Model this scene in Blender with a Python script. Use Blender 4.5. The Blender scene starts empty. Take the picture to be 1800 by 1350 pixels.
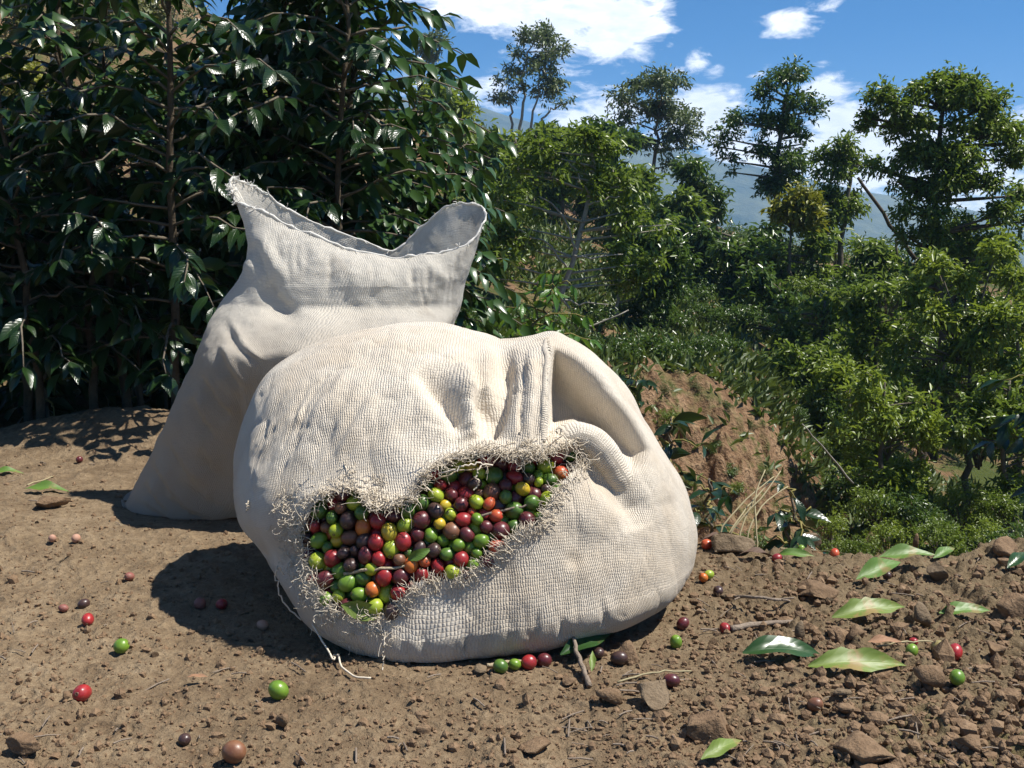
import bpy, bmesh, math, random
import numpy as np
from mathutils import Vector, Matrix, Quaternion
from mathutils.kdtree import KDTree

random.seed(11)
RNG = np.random.default_rng(11)
SC = bpy.context.scene
COL = SC.collection

# ------------------------------------------------------------------ camera, sky, sun, exposure
FPX, CXP, CYP, HOR, CAMH = 1766.0, 900.0, 675.0, 430.0, 0.45      # in pixels of the 1800 x 1350 photograph
PITCH = math.atan((CYP - HOR) / FPX)
cam_d = bpy.data.cameras.new('camera')
cam = bpy.data.objects.new('camera', cam_d); COL.objects.link(cam)
cam.location = (0, 0, CAMH)
cam.rotation_euler = (math.pi / 2 - PITCH, 0, 0)
cam_d.sensor_width = 36.0
cam_d.lens = 36.0 * FPX / 1800.0
cam_d.clip_start = 0.02
cam_d.clip_end = 5000
SC.camera = cam

SUN_DIR = Vector((0.50, -0.05, 0.86)).normalized()                # towards the sun: high, from the right, square to the view
SUN_EL = math.asin(SUN_DIR.z)
SUN_AZ = math.atan2(SUN_DIR.x, SUN_DIR.y)
sun_d = bpy.data.lights.new('sun', 'SUN'); sun_d.energy = 5.0; sun_d.angle = math.radians(0.53); sun_d.color = (1.0, 0.955, 0.88)
sun = bpy.data.objects.new('sun', sun_d); COL.objects.link(sun)
sun.rotation_mode = 'QUATERNION'; sun.rotation_quaternion = SUN_DIR.to_track_quat('Z', 'Y'); sun.location = (3, 2, 8)

SC.view_settings.view_transform = 'Standard'
SC.view_settings.look = 'None'
SC.view_settings.gamma = 1.0
SC.view_settings.use_curve_mapping = False
SC.view_settings.exposure = 0.74
SC.cycles.max_bounces = 6
SC.cycles.diffuse_bounces = 3
SC.cycles.glossy_bounces = 2
SC.cycles.transmission_bounces = 4
SC.cycles.volume_bounces = 1
SC.cycles.caustics_reflective = False
SC.cycles.caustics_refractive = False

# ------------------------------------------------------------------ picking points in space by what the camera sees
_cp, _sp = math.cos(PITCH), math.sin(PITCH)
def ray(px, py):
    u = (np.asarray(px, float) - CXP) / FPX; v = (CYP - np.asarray(py, float)) / FPX
    return u, _cp + v * _sp, -_sp + v * _cp
def at(px, py, Y):
    dx, dy, dz = ray(px, py); k = Y / dy
    return np.stack([dx * k, np.broadcast_to(np.asarray(Y, float), np.shape(k)), CAMH + dz * k], -1)
def gnd(px, py, z=0.0):
    dx, dy, dz = ray(px, py); k = (z - CAMH) / dz
    return np.stack([dx * k, dy * k, np.broadcast_to(z, np.shape(k)) * 1.0], -1)
def proj(P):
    P = np.asarray(P, float); d = P - np.array([0, 0, CAMH])
    f = d[..., 1] * _cp - d[..., 2] * _sp
    return CXP + FPX * d[..., 0] / f, CYP - FPX * (d[..., 1] * _sp + d[..., 2] * _cp) / f

# ------------------------------------------------------------------ noise
def _hash(i, j, k, s):
    n = (i * 374761393 + j * 668265263 + k * 2147483647 + s * 1274126177) & 0xFFFFFFFF
    n = ((n ^ (n >> 13)) * 1274126177) & 0xFFFFFFFF
    n = ((n ^ (n >> 16)) * 2246822519) & 0xFFFFFFFF
    return ((n ^ (n >> 15)) & 0xFFFFFF) / float(0xFFFFFF) * 2 - 1
def vnoise(P, s=0):
    P = np.asarray(P, float)
    if P.shape[-1] == 2: P = np.concatenate([P, np.full(P.shape[:-1] + (1,), 0.37)], -1)
    I = np.floor(P).astype(np.int64); f = P - I; f = f * f * f * (f * (f * 6 - 15) + 10)
    x, y, z = I[..., 0], I[..., 1], I[..., 2]; fx, fy, fz = f[..., 0], f[..., 1], f[..., 2]
    def L(a, b, t): return a + (b - a) * t
    h = lambda a, b, c: _hash(x + a, y + b, z + c, s)
    return L(L(L(h(0,0,0), h(1,0,0), fx), L(h(0,1,0), h(1,1,0), fx), fy), L(L(h(0,0,1), h(1,0,1), fx), L(h(0,1,1), h(1,1,1), fx), fy), fz)
def fbm(P, o=4, s=0, g=0.5):
    P = np.asarray(P, float); r = 0; a = 1.0; t = 0
    for k in range(o):
        r = r + a * vnoise(P * (2 ** k) + k * 17.3, s + k); t += a; a *= g
    return r / t
def sstep(a, b, x):
    t = np.clip((x - a) / (b - a), 0, 1); return t * t * (3 - 2 * t)

# ------------------------------------------------------------------ meshes and objects
def make_mesh(name, V, F, mat=None, smooth=True, uv=None, shade=None):
    V = np.asarray(V, np.float32); me = bpy.data.meshes.new(name)
    if isinstance(F, np.ndarray): groups = [F]
    else: groups = [np.asarray(f, np.int64).reshape(-1, len(f[0]) if not isinstance(f, np.ndarray) else f.shape[1]) for f in F if len(f)]
    loops = np.concatenate([g.ravel() for g in groups]).astype(np.int32)
    tot = np.concatenate([np.full(len(g), g.shape[1], np.int32) for g in groups])
    st = np.concatenate([[0], np.cumsum(tot)[:-1]]).astype(np.int32)
    me.vertices.add(len(V)); me.vertices.foreach_set('co', V.ravel())
    me.loops.add(len(loops)); me.loops.foreach_set('vertex_index', loops)
    me.polygons.add(len(tot)); me.polygons.foreach_set('loop_start', st)
    if smooth: me.polygons.foreach_set('use_smooth', np.ones(len(tot), bool))
    else: me.polygons.foreach_set('use_smooth', np.zeros(len(tot), bool))
    if uv is not None:
        l = me.uv_layers.new(name='UVMap'); l.data.foreach_set('uv', np.asarray(uv, np.float32)[loops].ravel())
    if shade is not None:
        a = me.attributes.new('shade', 'FLOAT', 'POINT'); a.data.foreach_set('value', np.asarray(shade, np.float32))
    me.update(calc_edges=True); me.validate()
    if mat: me.materials.append(mat)
    return me
def obj(name, me, parent=None, loc=None):
    o = bpy.data.objects.new(name, me); COL.objects.link(o)
    if parent is not None: o.parent = parent
    if loc is not None: o.location = loc
    return o
def tag(o, label=None, cat=None, group=None, kind=None):
    if label: o['label'] = label
    if cat: o['category'] = cat
    if group: o['group'] = group
    if kind: o['kind'] = kind
    return o
def empty(name, loc, label=None, cat=None, group=None):
    o = bpy.data.objects.new(name, None); COL.objects.link(o); o.location = loc; o.empty_display_size = 0.05
    return tag(o, label, cat, group)
def vnormals(V, F):
    n = np.zeros_like(V); f = F
    fn = np.cross(V[f[:, 1]] - V[f[:, 0]], V[f[:, 2]] - V[f[:, 0]])
    for k in range(f.shape[1]): np.add.at(n, f[:, k], fn)
    return n / (np.linalg.norm(n, axis=1, keepdims=True) + 1e-12)
def unit(v): return v / (np.linalg.norm(v, axis=-1, keepdims=True) + 1e-12)

class MB:
    """collects pieces into one mesh"""
    def __init__(s): s.V = []; s.F = {3: [], 4: []}; s.n = 0; s.S = []
    def add(s, V, F, shade=0.5):
        V = np.asarray(V, float); s.V.append(V)
        for f in (F if isinstance(F, list) else [F]):
            f = np.asarray(f, np.int64)
            if len(f): s.F[f.shape[1]].append(f + s.n)
        s.S.append(np.broadcast_to(np.asarray(shade, float), (len(V),))); s.n += len(V)
    def mesh(s, name, mat, smooth=True):
        F = [np.concatenate(s.F[k]) for k in (3, 4) if s.F[k]]
        return make_mesh(name, np.concatenate(s.V), F, mat, smooth, shade=np.concatenate(s.S))
def tube(P, R, sides=6, cap=True):
    P = np.asarray(P, float); n = len(P); R = np.broadcast_to(np.asarray(R, float), (n,))
    T = unit(np.gradient(P, axis=0)); up = np.array([0.13, 0.21, 0.97])
    if abs(T[0] @ up) > 0.9: up = np.array([1.0, 0.1, 0])
    A = unit(np.cross(T, up)); B = np.cross(T, A)
    a = np.linspace(0, 2 * math.pi, sides, endpoint=False)
    V = P[:, None] + R[:, None, None] * (A[:, None] * np.cos(a)[None, :, None] + B[:, None] * np.sin(a)[None, :, None])
    V = V.reshape(-1, 3); i = np.arange(n - 1)[:, None] * sides; j = np.arange(sides)[None]; k = (j + 1) % sides
    Q = np.stack([i + j, i + k, i + sides + k, i + sides + j], -1).reshape(-1, 4)
    Fs = [Q]
    if cap and sides == 4: Fs = [np.concatenate([Q, [[3, 2, 1, 0]], [[len(V)-4, len(V)-3, len(V)-2, len(V)-1]]])]
    elif cap:
        t = [[0, q + 1, q] for q in range(1, sides - 1)]; b = len(V) - sides
        t += [[b, b + q, b + q + 1] for q in range(1, sides - 1)]; Fs.append(np.array(t))
    return V, Fs
def smoothline(P, n, wob=0, rg=None):
    P = np.asarray(P, float); t = np.linspace(0, len(P) - 1, n); out = []
    for q in t:
        i = min(int(q), len(P) - 2); f = q - i
        p0, p1, p2, p3 = P[max(i-1, 0)], P[i], P[i+1], P[min(i+2, len(P)-1)]
        out.append(0.5 * ((2*p1) + (-p0+p2)*f + (2*p0-5*p1+4*p2-p3)*f*f + (-p0+3*p1-3*p2+p3)*f**3))
    out = np.array(out)
    if wob: out += (rg or RNG).normal(0, wob, out.shape) * np.sin(np.linspace(0, math.pi, n))[:, None]
    return out

# ------------------------------------------------------------------ materials
class NT:
    def __init__(s, name):
        s.m = bpy.data.materials.new(name); s.m.use_nodes = True; s.t = s.m.node_tree; s.t.nodes.clear()
        s.out = s.t.nodes.new('ShaderNodeOutputMaterial')
    def n(s, ty, **kw):
        d = s.t.nodes.new('ShaderNode' + ty)
        for k, v in kw.items():
            if k in d.inputs.keys(): s.set(d.inputs[k], v)
            elif hasattr(d, k): setattr(d, k, v)
        return d
    def set(s, sock, v):
        if isinstance(v, bpy.types.NodeSocket): s.t.links.new(v, sock)
        elif isinstance(v, (tuple, list)) and len(v) == 3 and sock.type == 'RGBA': sock.default_value = (*v, 1)
        else: sock.default_value = v
    def math(s, op, a, b=0.0, c=None, clamp=False):
        d = s.t.nodes.new('ShaderNodeMath'); d.operation = op; d.use_clamp = clamp
        s.set(d.inputs[0], a); s.set(d.inputs[1], b)
        if c is not None: s.set(d.inputs[2], c)
        return d.outputs[0]
    def mix(s, f, a, b, blend='MIX'):
        d = s.t.nodes.new('ShaderNodeMix'); d.data_type = 'RGBA'; d.blend_type = blend
        s.set(d.inputs['Factor'], f); s.set(d.inputs[6], a); s.set(d.inputs[7], b); return d.outputs[2]
    def noise(s, scale, detail=4, rough=0.55, vec=None, dist=0.0):
        d = s.n('TexNoise', Scale=scale, Detail=detail, Roughness=rough, Distortion=dist)
        if vec is not None: s.set(d.inputs['Vector'], vec)
        return d.outputs['Fac']
    def ramp(s, f, stops):
        d = s.t.nodes.new('ShaderNodeValToRGB'); e = d.color_ramp.elements
        while len(e) < len(stops): e.new(0.5)
        for q, (p, c) in zip(e, stops): q.position = p; q.color = (*c, 1) if len(c) == 3 else c
        s.set(d.inputs[0], f); return d.outputs[0]
    def rng(s, f, a, b, c=0.0, d=1.0):
        q = s.n('MapRange'); s.set(q.inputs[0], f)
        for i, v in zip((1, 2, 3, 4), (a, b, c, d)): q.inputs[i].default_value = v
        return q.outputs[0]
    def coord(s, k='Object'): return s.n('TexCoord').outputs[k]
    def bump(s, h, dist, strength=1.0, nrm=None):
        d = s.n('Bump', Height=h, Distance=dist, Strength=strength)
        if nrm is not None: s.set(d.inputs['Normal'], nrm)
        return d.outputs[0]
    def bsdf(s, color, rough=0.8, nrm=None, spec=0.5, **kw):
        d = s.t.nodes.new('ShaderNodeBsdfPrincipled')
        s.set(d.inputs['Base Color'], color); s.set(d.inputs['Roughness'], rough); s.set(d.inputs['Specular IOR Level'], spec)
        if nrm is not None: s.set(d.inputs['Normal'], nrm)
        for k, v in kw.items(): s.set(d.inputs[k.replace('_', ' ')], v)
        return d.outputs[0]
    def translucent(s, sh, color, f, nrm=None):
        d = s.n('BsdfTranslucent', Color=color)
        if nrm is not None: s.set(d.inputs['Normal'], nrm)
        m = s.t.nodes.new('ShaderNodeMixShader'); s.set(m.inputs[0], f); s.t.links.new(sh, m.inputs[1]); s.t.links.new(d.outputs[0], m.inputs[2])
        return m.outputs[0]
    def done(s, sh): s.t.links.new(sh, s.out.inputs['Surface']); return s.m

def cloth_mat(name, base, dirt, gap, pitch, bump, trans, dirt_lo, zdirt_shade=None, patch=0.5):
    a = NT(name); uv = a.n('UVMap').outputs[0]; ob = a.coord('Object')
    ds = a.n('TexNoise', Scale=9.0, Detail=2.0); a.set(ds.inputs['Vector'], uv)
    v1 = a.n('VectorMath', operation='MULTIPLY_ADD'); a.set(v1.inputs[0], ds.outputs['Color']); v1.inputs[1].default_value = (pitch * 5, pitch * 5, 0); a.set(v1.inputs[2], uv)
    dj = a.n('TexNoise', Scale=140.0, Detail=1.0); a.set(dj.inputs['Vector'], uv)
    v2 = a.n('VectorMath', operation='MULTIPLY_ADD'); a.set(v2.inputs[0], dj.outputs['Color']); v2.inputs[1].default_value = (pitch * 1.1, pitch * 1.1, 0); a.set(v2.inputs[2], v1.outputs[0])
    sx = a.n('SeparateXYZ'); a.set(sx.inputs[0], v2.outputs[0])
    su = a.math('ABSOLUTE', a.math('SINE', a.math('MULTIPLY', sx.outputs[0], math.pi / pitch)))
    sv = a.math('ABSOLUTE', a.math('SINE', a.math('MULTIPLY', sx.outputs[1], math.pi / pitch)))
    weave = a.math('MULTIPLY', a.math('POWER', su, 0.6), a.math('POWER', sv, 0.6))
    alt = a.math('SINE', a.math('MULTIPLY', a.math('ADD', sx.outputs[0], sx.outputs[1]), math.pi / pitch))
    alt = a.math('MULTIPLY', alt, a.math('SINE', a.math('MULTIPLY', a.math('SUBTRACT', sx.outputs[0], sx.outputs[1]), math.pi / pitch)))
    h = a.math('MULTIPLY_ADD', alt, 0.3, weave)
    thread = a.noise(55, 3, 0.6, uv)
    h = a.math('MULTIPLY_ADD', thread, 0.8, h)
    n1 = a.noise(5.5, 6, 0.62, ob); n2 = a.noise(21, 5, 0.6, ob)
    d = a.rng(a.math('MULTIPLY_ADD', n2, 0.5, n1), dirt_lo, dirt_lo + 0.38)
    if zdirt_shade:
        sz = a.n('SeparateXYZ'); a.set(sz.inputs[0], ob)
        d = a.math('MAXIMUM', d, a.math('MULTIPLY', a.rng(a.math('MULTIPLY_ADD', n1, 0.12, sz.outputs[2]), zdirt_shade[0], zdirt_shade[1], 1.0, 0.0), 0.75))  # browner towards the bottom: dirt, and on the white sack also painted shade
    c = a.mix(a.math('MULTIPLY', d, patch), base, dirt)
    c = a.mix(a.math('MULTIPLY', a.rng(a.math('MULTIPLY_ADD', thread, 0.25, weave), 0.16, 0.55, 1.0, 0.0), 0.48), c, gap)
    c = a.mix(a.rng(a.noise(300, 2, 0.5, uv), 0.3, 0.75, 0.0, 0.22), c, tuple(x * 0.62 for x in base))
    nr = a.bump(h, bump); nr = a.bump(a.noise(42, 4, 0.6, ob), 0.004, 0.6, nr)
    sh = a.bsdf(c, 0.82, nr, 0.25, Sheen_Weight=0.15)
    return a.done(a.translucent(sh, c, trans, nr))

M = {}
M['sack'] = cloth_mat('sack_cloth', (0.745, 0.675, 0.565), (0.47, 0.355, 0.225), (0.38, 0.29, 0.195), 0.0027, 0.00075, 0.06, 0.56, (0.0, 0.10), 0.55)
M['sack_white'] = cloth_mat('white_sack_cloth', (0.86, 0.805, 0.70), (0.33, 0.25, 0.165), (0.50, 0.45, 0.38), 0.0028, 0.0008, 0.36, 0.84, (0.31, 0.42), 0.98)  # brown lower body is part dirt, part body shade put into the colour
a = NT('white_thread'); M['thread_white'] = a.done(a.translucent(a.bsdf((0.80, 0.775, 0.72), 0.9, None, 0.1), (0.8, 0.78, 0.72), 0.3))
a = NT('thread'); c = a.mix(a.noise(60, 2, 0.5, a.coord()), (0.74, 0.665, 0.54), (0.56, 0.475, 0.36)); M['thread'] = a.done(a.bsdf(c, 0.9, None, 0.1))

def soil_mat():
    a = NT('soil'); ob = a.coord()
    n1 = a.noise(2.3, 5, 0.6, ob); n2 = a.noise(17, 6, 0.65, ob); n3 = a.noise(110, 5, 0.7, ob)
    c = a.ramp(a.math('MULTIPLY_ADD', n2, 0.55, a.math('MULTIPLY', n1, 0.45)), [(0.30, (0.100, 0.071, 0.042)), (0.45, (0.206, 0.150, 0.091)), (0.58, (0.295, 0.221, 0.137)), (0.75, (0.39, 0.305, 0.203))])
    c = a.mix(a.rng(n3, 0.35, 0.7, 0.55, 0.0), c, (0.085, 0.050, 0.028))
    vo = a.n('TexVoronoi', Scale=75.0); a.set(vo.inputs['Vector'], ob)
    c = a.mix(a.rng(vo.outputs['Distance'], 0.0, 0.16, 0.35, 0.0), c, (0.34, 0.26, 0.18))
    # rougher darker crumbs to the right, thin moss in the near right corner and by the left mound
    sx = a.n('SeparateXYZ'); a.set(sx.inputs[0], ob)
    right = a.rng(a.math('MULTIPLY_ADD', n1, 0.4, sx.outputs[0]), 0.25, 0.65)
    c = a.mix(a.math('MULTIPLY', right, 0.5), c, (0.13, 0.098, 0.054))
    moss = a.math('MULTIPLY', a.rng(a.noise(9, 5, 0.7, ob), 0.52, 0.66), a.math('MULTIPLY', a.rng(sx.outputs[0], 0.22, 0.42), a.rng(sx.outputs[1], 0.96, 0.86)))
    c = a.mix(a.math('MULTIPLY', moss, 0.6), c, (0.13, 0.135, 0.028))
    h = a.math('MULTIPLY_ADD', n2, 0.7, a.math('MULTIPLY', n3, 0.35))
    nr = a.bump(h, 0.016, 1.0); nr = a.bump(a.noise(330, 3, 0.6, ob), 0.0018, 0.8, nr)
    return a.done(a.bsdf(c, 0.93, nr, 0.15))
M['soil'] = soil_mat()
def rock_mat(name, c0, c1, c2):
    a = NT(name); ob = a.coord(); r = a.n('ObjectInfo').outputs['Random']
    off = a.n('VectorMath', operation='ADD'); a.set(off.inputs[0], ob); cmb = a.n('CombineXYZ'); a.set(cmb.inputs[0], a.math('MULTIPLY', r, 37.0)); a.set(off.inputs[1], cmb.outputs[0])
    n1 = a.noise(45, 5, 0.65, off.outputs[0]); n2 = a.noise(210, 4, 0.65, off.outputs[0])
    c = a.ramp(a.math('MULTIPLY_ADD', n2, 0.4, a.math('MULTIPLY', n1, 0.6)), [(0.3, c0), (0.5, c1), (0.72, c2)])
    c = a.mix(a.math('MULTIPLY', r, 0.4), c, tuple(x * 0.55 for x in c1))
    nr = a.bump(a.math('MULTIPLY_ADD', n2, 0.4, n1), 0.006, 0.9)
    return a.done(a.bsdf(c, 0.9, nr, 0.2))
M['clod'] = rock_mat('clod', (0.10, 0.062, 0.036), (0.20, 0.130, 0.076), (0.30, 0.205, 0.125))
M['stone'] = rock_mat('stone', (0.11, 0.077, 0.048), (0.185, 0.135, 0.085), (0.27, 0.205, 0.135))

def cherry_mat(name, c0, c1, rough=0.33, amount=0.8, dusty=0.14):
    a = NT(name); ob = a.coord(); r = a.n('ObjectInfo').outputs['Random']
    off = a.n('VectorMath', operation='ADD'); a.set(off.inputs[0], ob); cmb = a.n('CombineXYZ'); a.set(cmb.inputs[0], a.math('MULTIPLY', r, 9.0)); a.set(cmb.inputs[1], a.math('MULTIPLY', r, 5.0)); a.set(off.inputs[1], cmb.outputs[0])
    n = a.noise(70, 3, 0.55, off.outputs[0])
    c = a.mix(a.math('MULTIPLY', a.rng(n, 0.40, 0.66), amount), c0, c1)
    sp = a.noise(900, 2, 0.5, ob); c = a.mix(a.rng(sp, 0.62, 0.72, 0.0, 0.25), c, (0.30, 0.24, 0.12))
    # the dry scar where the flower sat, at the tip
    sx = a.n('SeparateXYZ'); a.set(sx.inputs[0], ob)
    c = a.mix(a.rng(sx.outputs[2], 0.0088, 0.0093), c, (0.10, 0.065, 0.03))
    du = a.rng(a.noise(260, 4, 0.7, off.outputs[0]), 0.45, 0.75, dusty * 0.3, dusty)
    c = a.mix(du, c, (0.27, 0.19, 0.13))
    ro = a.math('ADD', rough, a.math('MULTIPLY', du, 0.5))
    nr = a.bump(a.noise(420, 2, 0.5, ob), 0.0004, 0.35)
    return a.done(a.bsdf(c, ro, nr, 0.5, Coat_Weight=0.05, Coat_Roughness=0.2))
CH = {
    'red': cherry_mat('cherry_red', (0.36, 0.014, 0.018), (0.16, 0.006, 0.014)),
    'scarlet': cherry_mat('cherry_scarlet', (0.50, 0.045, 0.020), (0.46, 0.13, 0.03)),
    'maroon': cherry_mat('cherry_maroon', (0.105, 0.008, 0.016), (0.048, 0.008, 0.014)),
    'dark': cherry_mat('cherry_dark', (0.030, 0.012, 0.014), (0.060, 0.030, 0.026), 0.34),
    'green': cherry_mat('cherry_green', (0.10, 0.21, 0.014), (0.175, 0.30, 0.022)),
    'deepgreen': cherry_mat('cherry_deep_green', (0.042, 0.115, 0.012), (0.09, 0.19, 0.016)),
    'lime': cherry_mat('cherry_lime', (0.34, 0.40, 0.022), (0.24, 0.36, 0.022)),
    'yellow': cherry_mat('cherry_yellow', (0.56, 0.37, 0.020), (0.42, 0.40, 0.03)),
    'orange': cherry_mat('cherry_orange', (0.58, 0.17, 0.020), (0.50, 0.07, 0.025)),
    'brown': cherry_mat('cherry_brown', (0.20, 0.085, 0.038), (0.12, 0.04, 0.025), 0.4),
    'dusty': cherry_mat('cherry_dusty', (0.22, 0.045, 0.04), (0.16, 0.035, 0.035), 0.5, 0.5, 0.6),
    'pale': cherry_mat('cherry_pale', (0.48, 0.25, 0.17), (0.40, 0.2, 0.15), 0.6, 0.5, 0.6),
    'olive': cherry_mat('cherry_olive', (0.30, 0.24, 0.085), (0.24, 0.2, 0.06), 0.45, 0.5, 0.3),
}
def leaf_mat(name, dark, light, gloss, trans, tcol, vein=False, spots=None, spec=0.5, vs=0.3, vb=0.35):
    a = NT(name)
    at_ = a.n('Attribute', attribute_name='shade').outputs['Fac']; r = a.n('ObjectInfo').outputs['Random']
    f = a.math('MULTIPLY_ADD', at_, 0.85, a.math('MULTIPLY', r, 0.2)); n = a.noise(14, 3, 0.6, a.coord())
    c = a.mix(a.math('MULTIPLY_ADD', n, 0.5, a.math('MULTIPLY', f, 0.6)), dark, light)
    if spots:
        c = a.mix(a.rng(a.noise(spots[2], 4, 0.65, a.coord(), 0.4), spots[0], spots[1]), c, spots[3])
    nr = None
    if vein:
        uv = a.n('UVMap').outputs[0]; sx = a.n('SeparateXYZ'); a.set(sx.inputs[0], uv)
        av = a.math('ABSOLUTE', sx.outputs[1])
        rib = a.rng(av, 0.0, 0.06, 1.0, 0.0)
        vv = a.math('ABSOLUTE', a.math('SINE', a.math('MULTIPLY', a.math('SUBTRACT', sx.outputs[0], a.math('MULTIPLY', av, 0.22)), 26.0)))
        side = a.rng(vv, 0.0, 0.22, 1.0, 0.0)
        c = a.mix(a.math('MULTIPLY', a.math('MAXIMUM', rib, a.math('MULTIPLY', side, 0.30)), vs), c, tuple(min(1, x * 2.4 + 0.02) for x in light))
        nr = a.bump(a.math('SUBTRACT', a.math('MULTIPLY', vv, 0.6), rib), 0.0012, vb)
    sh = a.bsdf(c, gloss, nr, spec)
    return a.done(a.translucent(sh, a.mix(0.5, c, tcol), trans, nr))
M['coffee'] = leaf_mat('coffee_leaf_glossy', (0.008, 0.023, 0.006), (0.025, 0.058, 0.011), 0.29, 0.10, (0.10, 0.22, 0.02), True)
M['coffee_young'] = leaf_mat('coffee_leaf_young', (0.040, 0.105, 0.015), (0.10, 0.20, 0.022), 0.30, 0.25, (0.25, 0.42, 0.03), True)
M['tree'] = leaf_mat('tree_leaf', (0.058, 0.108, 0.018), (0.20, 0.255, 0.036), 0.36, 0.40, (0.20, 0.30, 0.03))
M['tree_light'] = leaf_mat('tree_leaf_light', (0.10, 0.165, 0.022), (0.25, 0.31, 0.04), 0.38, 0.40, (0.30, 0.38, 0.03))
M['tree_grey'] = leaf_mat('tree_leaf_grey', (0.075, 0.115, 0.048), (0.165, 0.205, 0.085), 0.45, 0.2, (0.20, 0.28, 0.07))
M['tree_yellow'] = leaf_mat('tree_leaf_yellow', (0.16, 0.18, 0.018), (0.24, 0.24, 0.025), 0.45, 0.25, (0.42, 0.42, 0.03))
M['bush_dark'] = leaf_mat('bush_leaf_dark', (0.026, 0.062, 0.015), (0.11, 0.17, 0.028), 0.30, 0.30, (0.14, 0.24, 0.03))
M['olive'] = leaf_mat('olive_leaf', (0.07, 0.085, 0.025), (0.15, 0.155, 0.045), 0.55, 0.2, (0.25, 0.28, 0.05))
M['fallen_green'] = leaf_mat('fallen_leaf_green', (0.075, 0.15, 0.020), (0.125, 0.215, 0.03), 0.5, 0.06, (0.35, 0.5, 0.05), True, (0.52, 0.66, 34, (0.20, 0.16, 0.05)), vs=0.16, vb=0.15)
M['fallen_yellow'] = leaf_mat('fallen_leaf_yellow', (0.11, 0.17, 0.026), (0.185, 0.235, 0.038), 0.5, 0.06, (0.5, 0.55, 0.05), True, (0.50, 0.62, 32, (0.25, 0.18, 0.06)), vs=0.16, vb=0.15)
M['fallen_dark'] = leaf_mat('fallen_leaf_dark', (0.020, 0.055, 0.014), (0.045, 0.095, 0.022), 0.3, 0.1, (0.12, 0.25, 0.03), True, (0.66, 0.75, 30, (0.10, 0.09, 0.03)), vs=0.12, vb=0.15)
M['dead'] = leaf_mat('dead_leaf', (0.075, 0.042, 0.026), (0.16, 0.095, 0.055), 0.75, 0.05, (0.2, 0.1, 0.05), True)
M['tan'] = leaf_mat('tan_leaf', (0.26, 0.135, 0.07), (0.36, 0.20, 0.11), 0.75, 0.05, (0.3, 0.2, 0.1), True)
M['grass'] = leaf_mat('grass_blade', (0.07, 0.12, 0.018), (0.16, 0.20, 0.04), 0.5, 0.25, (0.3, 0.36, 0.05))
M['cover'] = leaf_mat('cover_leaf', (0.035, 0.070, 0.014), (0.11, 0.145, 0.03), 0.45, 0.22, (0.2, 0.28, 0.04))
M['straw'] = leaf_mat('straw', (0.30, 0.25, 0.13), (0.44, 0.38, 0.22), 0.7, 0.1, (0.4, 0.35, 0.2))
def bark_mat(name, c0, c1):
    a = NT(name); ob = a.coord(); n = a.noise(30, 5, 0.65, ob); n2 = a.noise(160, 3, 0.6, ob)
    c = a.mix(a.rng(a.math('MULTIPLY_ADD', n2, 0.4, n), 0.45, 0.95), c0, c1)
    return a.done(a.bsdf(c, 0.85, a.bump(a.math('ADD', n, n2), 0.004, 0.7), 0.2))
M['bark'] = bark_mat('bark', (0.085, 0.068, 0.048), (0.20, 0.17, 0.125))
M['bark_pale'] = bark_mat('pale_bark', (0.21, 0.19, 0.15), (0.38, 0.35, 0.29))
M['bark_dark'] = bark_mat('dark_bark', (0.055, 0.042, 0.028), (0.13, 0.10, 0.065))
M['stalk'] = bark_mat('green_stalk', (0.16, 0.16, 0.035), (0.28, 0.22, 0.09))
M['twig'] = bark_mat('dry_twig', (0.30, 0.23, 0.14), (0.48, 0.40, 0.27))
M['twig_grey'] = bark_mat('grey_twig', (0.16, 0.12, 0.09), (0.27, 0.22, 0.17))
def hill_mat():
    a = NT('hillside'); ob = a.coord(); n1 = a.noise(0.8, 5, 0.6, ob); n2 = a.noise(5.0, 6, 0.65, ob); n3 = a.noise(38, 4, 0.65, ob)
    soil = a.ramp(a.math('MULTIPLY_ADD', n3, 0.4, a.math('MULTIPLY', n2, 0.6)), [(0.3, (0.085, 0.050, 0.029)), (0.47, (0.20, 0.120, 0.067)), (0.6, (0.31, 0.205, 0.120)), (0.78, (0.42, 0.31, 0.20))])
    grass = a.mix(n3, (0.035, 0.060, 0.014), (0.095, 0.105, 0.030))
    g = a.rng(a.math('MULTIPLY_ADD', n2, 0.5, a.math('MULTIPLY', n1, 0.6)), 0.50, 0.62)
    up = a.n('SeparateXYZ'); a.set(up.inputs[0], a.n('NewGeometry').outputs['Normal'])
    g = a.math('MULTIPLY', g, a.rng(up.outputs[2], 0.55, 0.85))
    c = a.mix(g, soil, grass)
    return a.done(a.bsdf(c, 0.95, a.bump(a.math('ADD', n2, a.math('MULTIPLY', n3, 0.4)), 0.12, 0.8), 0.1))
M['hill'] = hill_mat()
def mountain_mat():
    a = NT('mountain'); ob = a.coord(); n1 = a.noise(0.012, 6, 0.65, ob); n2 = a.noise(0.07, 5, 0.7, ob)
    c = a.mix(a.rng(a.math('MULTIPLY_ADD', n2, 0.5, n1), 0.55, 0.95), (0.030, 0.048, 0.026), (0.14, 0.15, 0.075))
    return a.done(a.bsdf(c, 0.95, a.bump(n2, 6.0, 0.6), 0.1))
M['mountain'] = mountain_mat()

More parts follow.
